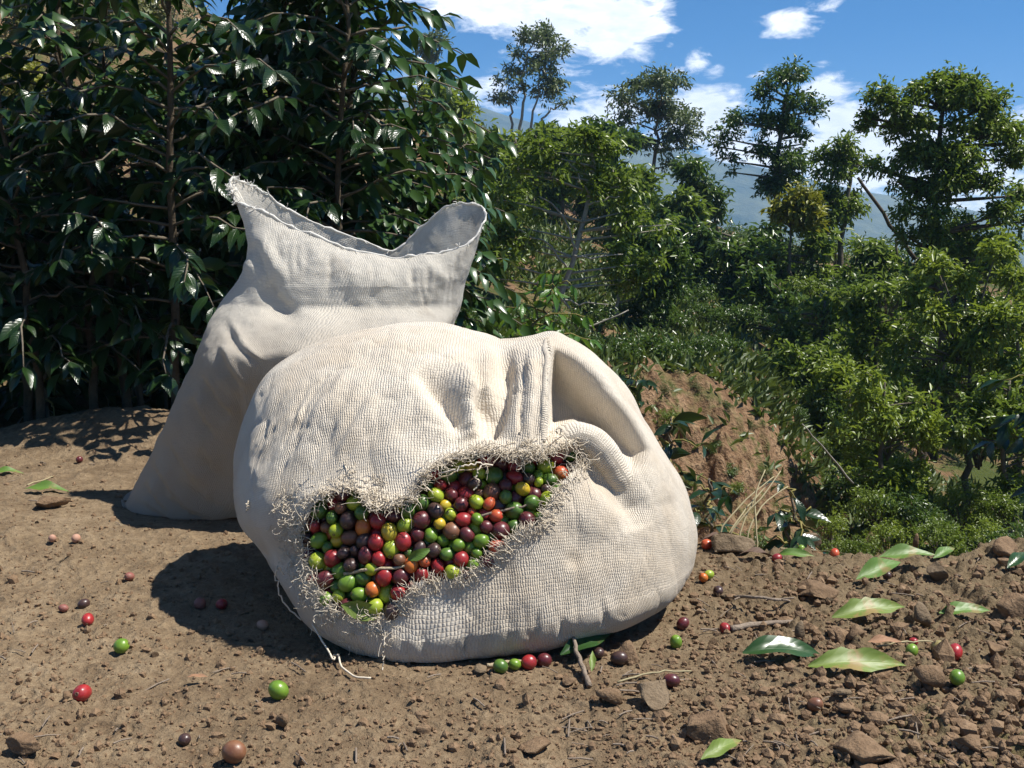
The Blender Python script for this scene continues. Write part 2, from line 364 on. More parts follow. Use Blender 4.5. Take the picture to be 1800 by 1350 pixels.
# ------------------------------------------------------------------ the sky with its clouds
def build_sky():
    w = bpy.data.worlds.new('World'); SC.world = w; w.use_nodes = True; t = w.node_tree; t.nodes.clear()
    a = NT.__new__(NT); a.t = t
    STR = 0.085
    sky = t.nodes.new('ShaderNodeTexSky'); sky.sky_type = 'NISHITA'; sky.sun_disc = False
    sky.sun_elevation = SUN_EL; sky.sun_rotation = SUN_AZ; sky.altitude = 3000; sky.air_density = 1.0; sky.dust_density = 0.0; sky.ozone_density = 3.0
    g = a.n('TexCoord').outputs['Generated']
    sep = a.n('SeparateXYZ'); a.set(sep.inputs[0], g)
    hs = a.n('HueSaturation', Saturation=1.5, Value=0.76); a.set(hs.inputs['Color'], sky.outputs[0])
    skyc = hs.outputs[0]
    # clouds: heaps at given bearings, broken up by noise; beyond the frame a scatter of the same clouds goes on round the horizon
    def direction(px, py):
        d = Vector(ray(px, py)); return d.normalized()
    heaps = [(880, -10, 110, 60, 1.0), (985, 10, 130, 75, 1.1), (1085, 45, 78, 62, 1.1), (1130, 15, 50, 40, 0.7), (800, -20, 90, 60, 0.8),
             (1395, 38, 46, 26, 0.85), (1440, 8, 42, 24, 0.55), (1225, 105, 22, 30, 0.75), (1205, 128, 60, 20, 0.5), (1250, 128, 34, 14, 0.5),
             (1235, 205, 60, 52, 1.1), (1275, 240, 55, 50, 0.95), (1060, 205, 110, 45, 0.75), (980, 190, 70, 38, 0.45), (1450, 158, 56, 36, 0.62), (1475, 215, 62, 40, 0.85),
             (1500, 275, 120, 60, 1.0), (1580, 250, 70, 70, 1.0), (1380, 270, 120, 50, 0.8), (835, 165, 100, 38, 0.6), (1790, 225, 30, 34, 0.8), (1345, 125, 50, 20, 0.35), (1575, 160, 40, 22, 0.35),
             (740, 150, 60, 40, 0.55), (1700, 300, 200, 60, 0.8), (1120, 265, 160, 40, 0.7)]
    def field(vec):
        tot = None
        for px, py, rx, ry, k in heaps:
            c = direction(px, py)
            s = a.n('VectorMath', operation='SUBTRACT'); a.set(s.inputs[0], vec); s.inputs[1].default_value = c
            m = a.n('VectorMath', operation='MULTIPLY'); a.set(m.inputs[0], s.outputs[0]); m.inputs[1].default_value = (FPX / rx, FPX / rx, FPX / ry)
            l = a.n('VectorMath', operation='DOT_PRODUCT'); a.set(l.inputs[0], m.outputs[0]); a.set(l.inputs[1], m.outputs[0])
            e = a.math('MULTIPLY', a.math('POWER', 2.718, a.math('MULTIPLY', l.outputs['Value'], -0.75)), k)
            tot = e if tot is None else a.math('MAXIMUM', tot, e)
        return tot
    base = field(g)
    # the rest of the sky
    scl = a.n('VectorMath', operation='MULTIPLY'); a.set(scl.inputs[0], g); scl.inputs[1].default_value = (1, 1, 2.6)
    rest = a.rng(a.noise(3.2, 3, 0.5, scl.outputs[0]), 0.56, 0.72)
    front = a.math('MULTIPLY', a.rng(sep.outputs[1], 0.55, 0.8, 1.0, 0.0), a.rng(sep.outputs[2], 0.02, 0.2))
    base = a.math('MAXIMUM', base, a.math('MULTIPLY', rest, front))
    det = a.noise(26, 8, 0.62, scl.outputs[0], 0.3)
    dens = a.math('MULTIPLY_ADD', a.math('SUBTRACT', det, 0.5), 1.5, base)
    alpha = a.math('MULTIPLY', a.rng(dens, 0.36, 0.68), 0.97)
    alpha = a.math('POWER', alpha, 1.2)
    # lit tops, greyer bases: the same noise sampled a step towards the sun
    sh = a.n('VectorMath', operation='ADD'); a.set(sh.inputs[0], scl.outputs[0]); sh.inputs[1].default_value = (0.012, 0.0, 0.05)
    det2 = a.noise(26, 5, 0.6, sh.outputs[0], 0.3)
    lit = a.rng(a.math('SUBTRACT', det, det2), -0.10, 0.10)
    thick = a.rng(dens, 0.5, 1.2)
    cc = a.mix(a.math('MULTIPLY', a.math('SUBTRACT', 1.0, lit), a.math('MULTIPLY', thick, 0.75)), (1.0 / STR, 1.0 / STR, 1.0 / STR), (0.58 / STR, 0.63 / STR, 0.72 / STR))
    out = a.mix(alpha, skyc, cc)
    bg = t.nodes.new('ShaderNodeBackground'); bg.inputs['Strength'].default_value = STR; a.set(bg.inputs['Color'], out)
    wo = t.nodes.new('ShaderNodeOutputWorld'); t.links.new(bg.outputs[0], wo.inputs['Surface'])
    w.cycles.sampling_method = 'MANUAL'; w.cycles.sample_map_resolution = 512
build_sky()

# ------------------------------------------------------------------ ground of the yard
def edge_y(x):                    # where the level yard breaks off
    return 1.44 + 0.9 * sstep(0.30, -0.22, x) + 0.03 * np.sin(x * 9.0) + 0.10 * sstep(0.6, 1.4, x)
def ground_h(x, y, fine=True):
    P = np.stack([x, y], -1)
    h = 0.012 * fbm(P * 3.1, 3, 3)
    rough = 0.62 + 0.85 * sstep(0.05, 0.5, x)
    if fine:
        b = fbm(P * 26, 4, 9, 0.55); h = h + 0.008 * rough * b
        c = np.maximum(0, fbm(P * 60, 3, 21) - 0.12); h = h + 0.016 * rough * c
        h = h + 0.0042 * rough * fbm(P * 150, 2, 33)
        cl = np.maximum(0, fbm(P * 13 + 5, 4, 61, 0.6) - 0.18); h = h + 0.030 * cl * rough
    h = h + 0.075 * 0.9 * np.exp(-((x + 0.92) / 0.30) ** 2 - ((y - 2.26) / 0.12) ** 2) + 0.03 * np.exp(-((x + 0.8) / 0.2) ** 2 - ((y - 2.2) / 0.12) ** 2)
    under = np.exp(-(((x + 0.07) / 0.30) ** 4 + ((y - 1.28) / 0.24) ** 4)) + np.exp(-(((x + 0.5) / 0.28) ** 4 + ((y - 1.74) / 0.2) ** 4))
    h = h * (1 - np.clip(under, 0, 1)) - 0.002 * np.clip(under, 0, 1)
    d = np.maximum(0, y - edge_y(x) - 0.05 * fbm(P * 5, 3, 5) - 0.16 * sstep(-0.3, -0.6, x) * fbm(P * 4, 3, 6)); h = h - (1.1 - 0.75 * sstep(-0.2, -0.5, x)) * d * sstep(0, 0.12, d) - 0.03 * sstep(0, 0.05, d)
    return h
def build_ground():
    ty = np.concatenate([np.geomspace(0.70, 2.6, 560), np.geomspace(2.62, 4.2, 40)])
    tx = np.linspace(-1, 1, 760)
    half = 0.62 * ty + 0.12
    X = tx[None] * half[:, None] * 1.05; Y = np.broadcast_to(ty[:, None], X.shape)
    Z = ground_h(X, Y)
    V = np.stack([X, Y, Z], -1).reshape(-1, 3); n, m = X.shape
    i = np.arange(n - 1)[:, None] * m + np.arange(m - 1)[None]
    F = np.stack([i, i + 1, i + m + 1, i + m], -1).reshape(-1, 4)
    tag(obj('ground', make_mesh('ground', V, F, M['soil'])), kind='structure')
    # the same yard behind and beside the camera
    gx, gy = np.meshgrid(np.linspace(-9, 9, 61), np.linspace(-9, 0.72, 40)); Z = ground_h(gx, gy, False) - 0.006
    V = np.stack([gx, gy, Z], -1).reshape(-1, 3); m = 61
    i = np.arange(39)[:, None] * m + np.arange(60)[None]; F = np.stack([i, i + 1, i + m + 1, i + m], -1).reshape(-1, 4)
    tag(obj('ground', make_mesh('yard', V, F, M['soil'])), kind='structure')
build_ground()

# ------------------------------------------------------------------ hillside beyond, from where its surface shows in the view
CTRL = [(-400, 700, 2.6), (0, 720, 3.0), (400, 740, 3.0), (700, 760, 3.2), (900, 800, 3.0), (1100, 900, 2.9), (1300, 985, 2.8), (1600, 1000, 3.0), (1900, 1010, 3.2), (2300, 1010, 3.2),
        (1180, 930, 4.2), (1300, 920, 4.5), (1420, 920, 4.9), (1600, 975, 4.6), (1850, 975, 5), (2300, 980, 5),
        (1130, 655, 5.3), (1250, 668, 5.6), (1320, 705, 5.8), (1440, 830, 6.0), (1650, 935, 6.5), (1850, 945, 7),
        (1000, 640, 4.8), (900, 620, 4.6), (700, 590, 4.8), (400, 560, 5), (0, 560, 5), (-400, 540, 5),
        (1130, 628, 6.6), (1280, 622, 7.2), (1000, 598, 6.2), (900, 575, 6), (1400, 690, 7.5), (1600, 800, 8.5), (1850, 860, 9),
        (1050, 556, 8.8), (1250, 566, 10), (1400, 610, 10.5), (1600, 690, 11), (1850, 760, 11), (2300, 800, 11), (850, 500, 8.5),
        (950, 442, 12), (1100, 475, 13.5), (1250, 490, 15), (1450, 520, 16), (1700, 570, 18), (2200, 620, 18), (850, 410, 12),
        (860, 330, 17), (1000, 372, 20), (1150, 405, 24), (1400, 450, 28), (1700, 480, 32), (2200, 500, 32),
        (860, 245, 28), (1000, 290, 32), (1150, 365, 38), (1350, 430, 45), (1700, 480, 55), (2200, 480, 55),
        (700, 420, 9), (500, 420, 9), (200, 380, 9), (-200, 300, 9), (600, 300, 14), (300, 200, 13), (50, 110, 13), (-300, 50, 13),
        (700, 215, 26), (400, 60, 22), (50, -60, 20), (-400, -150, 20), (0, -200, 40), (600, 160, 40), (-600, -250, 40),
        (860, 260, 45), (1000, 330, 55), (1350, 470, 70), (1900, 500, 80), (600, 220, 70), (0, -100, 70)]
_C = np.array(CTRL, float); _S = lambda px, Y: np.stack([np.asarray(px, float) / 300.0, np.log(np.asarray(Y, float)) * 2.6], -1)
_cs = _S(_C[:, 0], _C[:, 2]); _dx, _dy, _dz = ray(_C[:, 0], _C[:, 1]); _val = _dz / _dy
def _phi(r2): return 0.5 * r2 * np.log(r2 + 1e-9)
_n = len(_C); _A = np.zeros((_n + 3, _n + 3)); _d2 = ((_cs[:, None] - _cs[None]) ** 2).sum(-1)
_A[:_n, :_n] = _phi(_d2) + np.eye(_n) * 0.015; _A[:_n, _n] = 1; _A[:_n, _n+1:] = _cs; _A[_n:, :_n] = _A[:_n, _n:].T
_W = np.linalg.solve(_A, np.concatenate([_val, np.zeros(3)]))
def hill_at(x, y):
    px = CXP + FPX * np.asarray(x, float) / np.asarray(y, float) / 1.009
    q = _S(px, y); d2 = ((q[..., None, :] - _cs) ** 2).sum(-1)
    t = _phi(d2) @ _W[:_n] + _W[_n] + q @ _W[_n+1:]
    y = np.asarray(y, float); P = np.stack([np.asarray(x, float), y], -1)
    z = CAMH + t * y
    bank = np.exp(-((y - 5.2) / 0.6) ** 2) * sstep(1.0, 1.3, np.asarray(x)) * 0
    P3 = np.stack([np.asarray(x, float) * 1.0, y * 0.6], -1); er = np.exp(-((y - 5.0) / 0.75) ** 2) * sstep(0.3, 0.7, np.asarray(x, float))
    z = z - 1.5 * er * (0.16 * np.abs(fbm(P3 * 2.4, 4, 76)) * 2 - 0.10 * np.maximum(0, fbm(P3 * 7, 3, 77)) - 0.05 * fbm(P3 * 18, 3, 78) + 0.10 * np.abs(fbm(P3 * [7.0, 1.6], 3, 79)))
    return z + 0.10 * np.clip(y / 6, 0.3, 2) * fbm(P * 0.9, 4, 71) + 0.05 * fbm(P * 4.0, 3, 72) + bank
def build_hill():
    px = np.concatenate([np.linspace(-1300, 760, 90), np.linspace(770, 1900, 420), np.linspace(1915, 3100, 60)]); ys = np.concatenate([np.geomspace(2.2, 3.9, 60), np.geomspace(3.93, 6.6, 300), np.geomspace(6.65, 85, 180)])
    PX, Y = np.meshgrid(px, ys); X = (PX - CXP) / FPX * 1.009 * Y
    Z = hill_at(X, Y)
    V = np.stack([X, Y, Z], -1).reshape(-1, 3); n, m = X.shape
    i = np.arange(n - 1)[:, None] * m + np.arange(m - 1)[None]; F = np.stack([i, i + 1, i + m + 1, i + m], -1).reshape(-1, 4)
    tag(obj('hillside', make_mesh('hillside', V, F, M['hill'])), kind='structure')
build_hill()
def hill_hit(px, py, y0=3.0, y1=70):
    """first point of the hillside on the ray through a pixel"""
    ys = np.geomspace(y0, y1, 260); P = at(np.full(260, px), np.full(260, py), ys)
    z = hill_at(P[:, 0], P[:, 1]); k = np.nonzero(P[:, 2] < z)[0]
    return P[k[0]] if len(k) else None
def build_mountains():
    px = np.linspace(-800, 3400, 280); d = np.linspace(0, 1, 120)
    ridge = np.interp(px, [-800, 300, 700, 850, 900, 1000, 1200, 1350, 1550, 1800, 2200, 3400], [120, 110, 165, 192, 205, 236, 268, 300, 345, 385, 400, 380])
    ridge = ridge + 9 * fbm(np.stack([px / 60.0, px * 0], -1), 4, 4)
    PX, D = np.meshgrid(px, d); Yd = 150 + 500 * D
    _, dy, dz = ray(px, ridge); zr = CAMH + dz / dy * 650
    low = -45.0
    prof = D ** 1.7
    X = (PX - CXP) / FPX * Yd
    Z = low + (zr[None] - low) * prof + fbm(np.stack([X / 60, Yd / 60], -1), 5, 15) * 16 * (D * (1 - D) * 4) ** 0.7
    V = np.stack([X, Yd, Z], -1).reshape(-1, 3); n, m = X.shape
    # back slope
    B = V[-m:].copy(); B[:, 1] += 200; B[:, 0] *= 850 / 650; B[:, 2] = low; V = np.concatenate([V, B])
    i = np.arange(n)[:, None] * m + np.arange(m - 1)[None]; F = np.stack([i, i + 1, i + m + 1, i + m], -1).reshape(-1, 4)
    tag(obj('mountains', make_mesh('mountains', V, F, M['mountain'])), kind='structure')
    V = np.array([[-900, 40, -48], [900, 40, -48], [900, 900, -48], [-900, 900, -48.]]); 
    tag(obj('valley', make_mesh('valley', V, np.array([[0, 1, 2, 3]]), M['mountain'])), kind='structure')
build_mountains()
def build_haze():
    a = NT('haze'); p = a.t.nodes.new('ShaderNodeVolumePrincipled')
    p.inputs['Color'].default_value = (0.36, 0.61, 1.0, 1); p.inputs['Density'].default_value = HAZE; p.inputs['Anisotropy'].default_value = 0.0
    a.t.links.new(p.outputs[0], a.out.inputs['Volume'])
    x0, x1, y0, y1, z0, z1 = -1300, 1900, -12, 905, -50, 130
    V = np.array([[x, y, z] for z in (z0, z1) for y in (y0, y1) for x in (x0, x1)], float)
    F = np.array([[0, 2, 3, 1], [4, 5, 7, 6], [0, 1, 5, 4], [2, 6, 7, 3], [0, 4, 6, 2], [1, 3, 7, 5]])
    tag(obj('haze', make_mesh('haze', V, F, a.m, False)), kind='stuff')
HAZE = 0.0009
build_haze()

# ------------------------------------------------------------------ leaves
def leaf_mesh(name, mat, L=1.0, Wd=0.38, seg=7, fold=0.25, curl=0.3, wave=0.05, seed=0, twist=0.0, bite=False):
    """one leaf along +X, midrib in a shallow V, tip curling down"""
    rg = np.random.default_rng(seed); V = []; UV = []
    t = np.linspace(0, 1, seg); cols = (-1, -0.55, 0, 0.55, 1)
    wd = Wd / 2 * np.sin(math.pi * np.clip(t, 0, 1) ** 0.9) ** 1.05 * (1 - 0.15 * t) ; wd[0] = 0.012 * L; wd[-1] = 0.004 * L
    ph = rg.uniform(0, 6)
    for i in range(seg):
        ang = -curl * t[i] ** 1.3
        x = L * (t[i] - 0.12 * abs(curl) * t[i] ** 2); zc = L * (0.10 * t[i] * (1 - t[i])) - curl * L * 0.5 * t[i] ** 2
        for c in cols:
            w = wd[i]
            if bite and abs(c) == 1: w *= rg.uniform(0.75, 1.0)
            y = w * c; z = zc + fold * abs(y) + wave * L * abs(c) * math.sin(ph + 9 * t[i] + (2 if c > 0 else 0)) * (wd[i] / (Wd / 2)) * 0.6
            tw = twist * t[i]; V.append((x, y * math.cos(tw) - 0 * z, z + y * math.sin(tw))); UV.append((t[i], c))
    i = np.arange(seg - 1)[:, None] * 5 + np.arange(4)[None]
    F = np.stack([i, i + 5, i + 6, i + 1], -1).reshape(-1, 4)
    return make_mesh(name, V, F, mat, True, uv=UV)
def frame(axis, nrm):
    x = unit(np.asarray(axis, float)); z = np.asarray(nrm, float); z = unit(z - x * (x * z).sum(-1, keepdims=True)); y = np.cross(z, x); return x, y, z
def bulk_leaves(mb, P, A, N, Ln, Wd, rg, droop=0.25, segs=2, tone=None):
    """many small leaves at once: folded along the midrib, eight or four faces each"""
    n = len(P); x, y, z = frame(A, N); Ln = np.broadcast_to(Ln, (n,))[:, None]; Wd = np.broadcast_to(Wd, (n,))[:, None] / 2
    if segs == 1:
        b = P; t = P + x * Ln - z * Ln * droop * 0.5; m = P + x * Ln * 0.45 + z * Ln * 0.03
        l = m + y * Wd + z * Wd * 0.35; r = m - y * Wd + z * Wd * 0.35
        V = np.stack([b, l, t, r], 1).reshape(-1, 3); i = np.arange(n)[:, None] * 4
        F = np.concatenate([i + [0, 2, 1], i + [0, 3, 2]])
        k = 4
    else:
        b = P; m1 = P + x * Ln * 0.35 + z * Ln * 0.03; m2 = P + x * Ln * 0.70 - z * Ln * droop * 0.25; t = P + x * Ln * 0.97 - z * Ln * droop * 0.7
        l1 = m1 + y * Wd + z * Wd * 0.3; r1 = m1 - y * Wd + z * Wd * 0.3; l2 = m2 + y * Wd * 0.72 + z * Wd * 0.25; r2 = m2 - y * Wd * 0.72 + z * Wd * 0.25
        V = np.stack([b, l1, m1, r1, l2, m2, r2, t], 1).reshape(-1, 3); i = np.arange(n)[:, None] * 8
        F = np.concatenate([i + q for q in ([0, 2, 1], [0, 3, 2], [1, 2, 5], [1, 5, 4], [2, 3, 6], [2, 6, 5], [4, 5, 7], [5, 6, 7])])
        k = 8
    mb.add(V, F, np.repeat(rg.random(n) if tone is None else tone, k))
def basis(axis, nrm, pos, s):
    x, y, z = frame(axis, nrm)
    m = Matrix.Identity(4)
    for c, v in enumerate((x, y, z)):
        for r in range(3): m[r][c] = v[r] * s
    for r in range(3): m[r][3] = pos[r]
    return m

COFFEE_LEAVES = [leaf_mesh('coffee_leaf', M['coffee'], 1, w, 7, f, c, 0.05, s, tw) for s, (w, f, c, tw) in enumerate([(0.40, 0.3, 0.35, 0.1), (0.36, 0.2, 0.55, -0.2), (0.42, 0.35, 0.2, 0.25), (0.38, 0.15, 0.75, 0), (0.44, 0.28, 0.45, -0.3)])]
YOUNG_LEAVES = [leaf_mesh('young_leaf', M['coffee_young'], 1, w, 6, f, c, 0.04, s + 20) for s, (w, f, c) in enumerate([(0.38, 0.3, 0.35), (0.34, 0.2, 0.55), (0.40, 0.3, 0.2)])]

def coffee_shrub(label, base, stems, height, reach, z0, leaf_len, seed, group=None, single=300, mat='coffee', var=None, step=0.058, stemr=0.011, density=1.0, gap_side=None):
    rg = np.random.default_rng(seed); base = np.asarray(base, float); var = var or COFFEE_LEAVES
    root = empty('coffee_shrub', tuple(base), label, 'coffee shrub', group)
    wood = MB(); LP, LA, LN, LL = [], [], [], []
    for s in range(stems):
        a = rg.uniform(0, 6.28); off = np.array([math.cos(a), math.sin(a), 0]) * (0.10 if stems > 1 else 0.0) * rg.uniform(0.4, 1.4)
        lean = np.array([math.cos(a), math.sin(a), 0]) * rg.uniform(0.02, 0.22) * (1 if stems > 1 else 0.3); h = height * rg.uniform(0.86, 1.04)
        pts = smoothline([off, off + lean * 0.3 * h + [0, 0, h * 0.35], off + lean * 0.7 * h + [0, 0, h * 0.7], off + lean * h + [0, 0, h]], 14, 0.008, rg)
        V, F = tube(pts, np.linspace(stemr, 0.003, 14) * rg.uniform(0.8, 1.2), 6)
        mb = MB(); mb.add(V, F); obj('stem', mb.mesh('stem', M['bark_dark' if group else 'bark']), root)
        phi = rg.uniform(0, 6.28); k = 0; z = z0
        while z < h * 0.985:
            p0 = np.array([np.interp(z, pts[:, 2], pts[:, q]) for q in range(3)])
            f = (z - z0) / max(1e-3, h - z0); ln = reach * (0.62 + 0.55 * f - 1.02 * f ** 2.2) 
            for side in (0, 1):
                if rg.random() > 0.93 * density: continue
                an = phi + math.pi * side + rg.normal(0, 0.25); el = 0.25 + 0.5 * f + rg.normal(0, 0.12)
                d = np.array([math.cos(an) * math.cos(el), math.sin(an) * math.cos(el), math.sin(el)]); L = max(0.06, ln * rg.uniform(0.65, 1.15))
                q = np.linspace(0, 1, 7)[:, None]
                bp = p0 + d * L * q + np.array([0, 0, -1]) * L * 0.45 * q ** 2
                bp[1:] += rg.normal(0, 0.006, (6, 3))
                V, F = tube(bp, np.linspace(0.0042, 0.0016, 7), 4); wood.add(V, F)
                m = max(2, int(L / step)); tt = np.linspace(0.22 if L > 0.2 else 0.1, 1.0, m)
                for u in tt:
                    pos = np.array([np.interp(u, q[:, 0], bp[:, c]) for c in range(3)]); i = min(5, int(u * 6)); bd = unit(bp[i + 1] - bp[i]); sd = unit(np.cross(bd, [0, 0, 1]))
                    for sg in (-1, 1):
                        if rg.random() < 0.10: continue
                        ax = bd * rg.uniform(0.35, 0.8) + sd * sg * rg.uniform(0.5, 1.0) + np.array([0, 0, -1]) * rg.uniform(0.05, 0.75)
                        nr = np.array([0, 0, 1.0]) + rg.normal(0, 0.42, 3)
                        LP.append(pos); LA.append(ax); LN.append(nr); LL.append(leaf_len * rg.uniform(0.62, 1.12) * (0.75 + 0.25 * (1 - u)))
                LP.append(bp[-1]); LA.append(bd + rg.normal(0, 0.3, 3)); LN.append(np.array([0, 0, 1.0]) + rg.normal(0, 0.3, 3)); LL.append(leaf_len * 0.75)
            phi += math.pi / 2 + rg.normal(0, 0.25); z += step * rg.uniform(0.75, 1.15)
    if wood.n: tag(obj('branchwork', wood.mesh('branchwork', M['bark' if group else 'stalk']), root), kind='stuff')
    LP, LA, LN, LL = map(np.array, (LP, LA, LN, LL))
    W = LP + base; px, py = proj(W + unit(LA) * LL[:, None] * 0.5)
    inframe = (px > -60) & (px < 1860) & (py > -60) & (py < 1400)
    score = W[:, 1] + (~inframe) * 100
    order = np.argsort(score); near = order[:single]; far = order[single:]
    for k in near:
        o = obj('leaf', var[int(rg.integers(len(var)))], root); o.matrix_local = basis(LA[k], LN[k], LP[k], LL[k])
    if len(far):
        mb = MB(); bulk_leaves(mb, LP[far], LA[far], LN[far], LL[far], LL[far] * 0.40, rg, 0.35); tag(obj('foliage', mb.mesh('foliage', M[mat]), root), kind='stuff')
    return root

def build_coffee():
    G = 'coffee shrubs in the dark hedge behind the sacks'
    K = dict(step=0.037)
    coffee_shrub('tall glossy dark coffee shrub directly behind the white sack, with an upright pale stem', (-0.56, 2.55, -0.02), 2, 1.50, 0.60, 0.30, 0.086, 41, G, stemr=0.013, **K)
    coffee_shrub('tall dark coffee shrub left of the white sack mouth, its top leaving the picture', (-0.88, 2.50, -0.02), 3, 1.36, 0.52, 0.26, 0.086, 48, G, **K)
    coffee_shrub('dense dark coffee shrub near the left edge, its leaves glinting over bare lower stems', (-1.14, 2.46, -0.02), 3, 0.84, 0.46, 0.20, 0.086, 42, G, **K)
    coffee_shrub('dark coffee shrub at the far left end of the hedge, cut by the picture edge', (-1.46, 2.55, -0.02), 3, 0.80, 0.46, 0.20, 0.10, 43, G, **K)
    coffee_shrub('shaded coffee shrub standing in the second row behind the hedge', (-0.78, 2.95, -0.04), 4, 1.42, 0.55, 0.10, 0.10, 44, G, 120, **K)
    coffee_shrub('coffee shrub deep in shade at the back left of the hedge', (-1.36, 2.95, -0.04), 4, 0.86, 0.50, 0.08, 0.10, 45, G, 80, **K)
    coffee_shrub('coffee shrub behind the white sack mouth, leafy down to the ground', (-0.38, 3.05, -0.1), 3, 1.0, 0.42, 0.10, 0.10, 46, G, 120, **K)
    coffee_shrub('coffee shrub at the very back of the hedge, leaves filling the gaps', (-0.95, 3.35, -0.05), 5, 1.12, 0.6, 0.06, 0.10, 47, G, 40, **K)
    # smaller plants beyond the yard
    b = at(905, 640, 3.9); coffee_shrub('sunlit bright green young coffee plant just right of the white sack', b, 2, 0.36, 0.30, 0.06, 0.10, 51, None, 140, 'coffee_young', YOUNG_LEAVES, 0.05, 0.006)
    b = at(1180, 880, 3.6); coffee_shrub('dark broad leaved coffee plant leaning over the bare bank beside the torn sack', b, 1, 0.36, 0.24, 0.10, 0.13, 52, None, 60, step=0.06, stemr=0.006)
    b = at(1385, 985, 2.55); coffee_shrub('low coffee seedling with shiny leaves at the yard edge by the dry stalks', b, 1, 0.17, 0.13, 0.02, 0.085, 53, None, 60, step=0.04, stemr=0.005)
    b = at(1245, 975, 2.5); coffee_shrub('small leafy coffee seedling half hidden by the torn sack right side', b, 1, 0.22, 0.14, 0.03, 0.075, 57, None, 60, step=0.05, stemr=0.005)
    b = at(1850, 930, 3.2); coffee_shrub('dark shaded coffee shrub reaching in from the right picture edge', b, 2, 0.66, 0.32, 0.12, 0.13, 54, None, 160)
    b = at(1105, 720, 4.6); coffee_shrub('small dark coffee plant on the bank top behind the folded sack mouth', b, 1, 0.18, 0.2, 0.05, 0.11, 55, None, 40, step=0.05, stemr=0.005)
    for k, (px, py, Y, h) in enumerate([(30, 760, 2.55, 0.22), (330, 700, 2.75, 0.3)]):
        b = gnd(px, py); coffee_shrub(['leafy sucker sprouting at the foot of the hedge by the left edge', 'small shaded sucker between hedge stems left of the white sack'][k], (b[0], Y, 0), 1, h, 0.16, 0.05, 0.075, 60 + k, None, 60, step=0.05, stemr=0.005)
build_coffee()

# ------------------------------------------------------------------ trees
def crown_mesh(name, mat, clumps, leaf, count, rg, squash=0.8, segs=1):
    """leaves scattered through clumps; clumps = (x, y, z, r)"""
    mb = MB(); C = np.array(clumps); w = C[:, 3] ** 2; w = w / w.sum()
    for (x, y, z, r), k in zip(C, np.maximum(20, (w * count * rg.uniform(0.55, 1.35, len(C))).astype(int))):
        # sprays: a few twig tips per clump with leaves fanned round each
        ns = max(6, int(k / 13)); d = unit(rg.normal(0, 1, (ns, 3))); d[:, 2] = np.where(rg.random(ns) < 0.7, np.abs(d[:, 2]), d[:, 2])
        tips = np.array([x, y, z]) + d * r * rg.uniform(0.3, 1.3, (ns, 1)) * [1, 1, squash]
        ax = unit(d * [1, 1, 0.5] + rg.normal(0, 0.35, (ns, 3)) + [0, 0, -0.15]); tone = rg.random(); st = rg.random(ns)
        idx = rg.integers(0, ns, k); u = rg.uniform(-0.5, 0.5, (k, 1)); P = tips[idx] + ax[idx] * u * r * 0.75 + rg.normal(0, leaf * 0.45, (k, 3))
        A = ax[idx] * 0.7 + rg.normal(0, 0.6, (k, 3)) + np.array([0, 0, -0.3]); N = np.array([0, 0, 1.0]) + rg.normal(0, 0.5, (k, 3))
        bulk_leaves(mb, P, A, N, leaf * rg.uniform(0.5, 1.3, k), leaf * 0.40 * rg.uniform(0.7, 1.2, k), rg, 0.3, segs, 0.45 * tone + 0.25 * st[idx] + 0.3 * rg.random(k))
    return mb.mesh(name, mat)
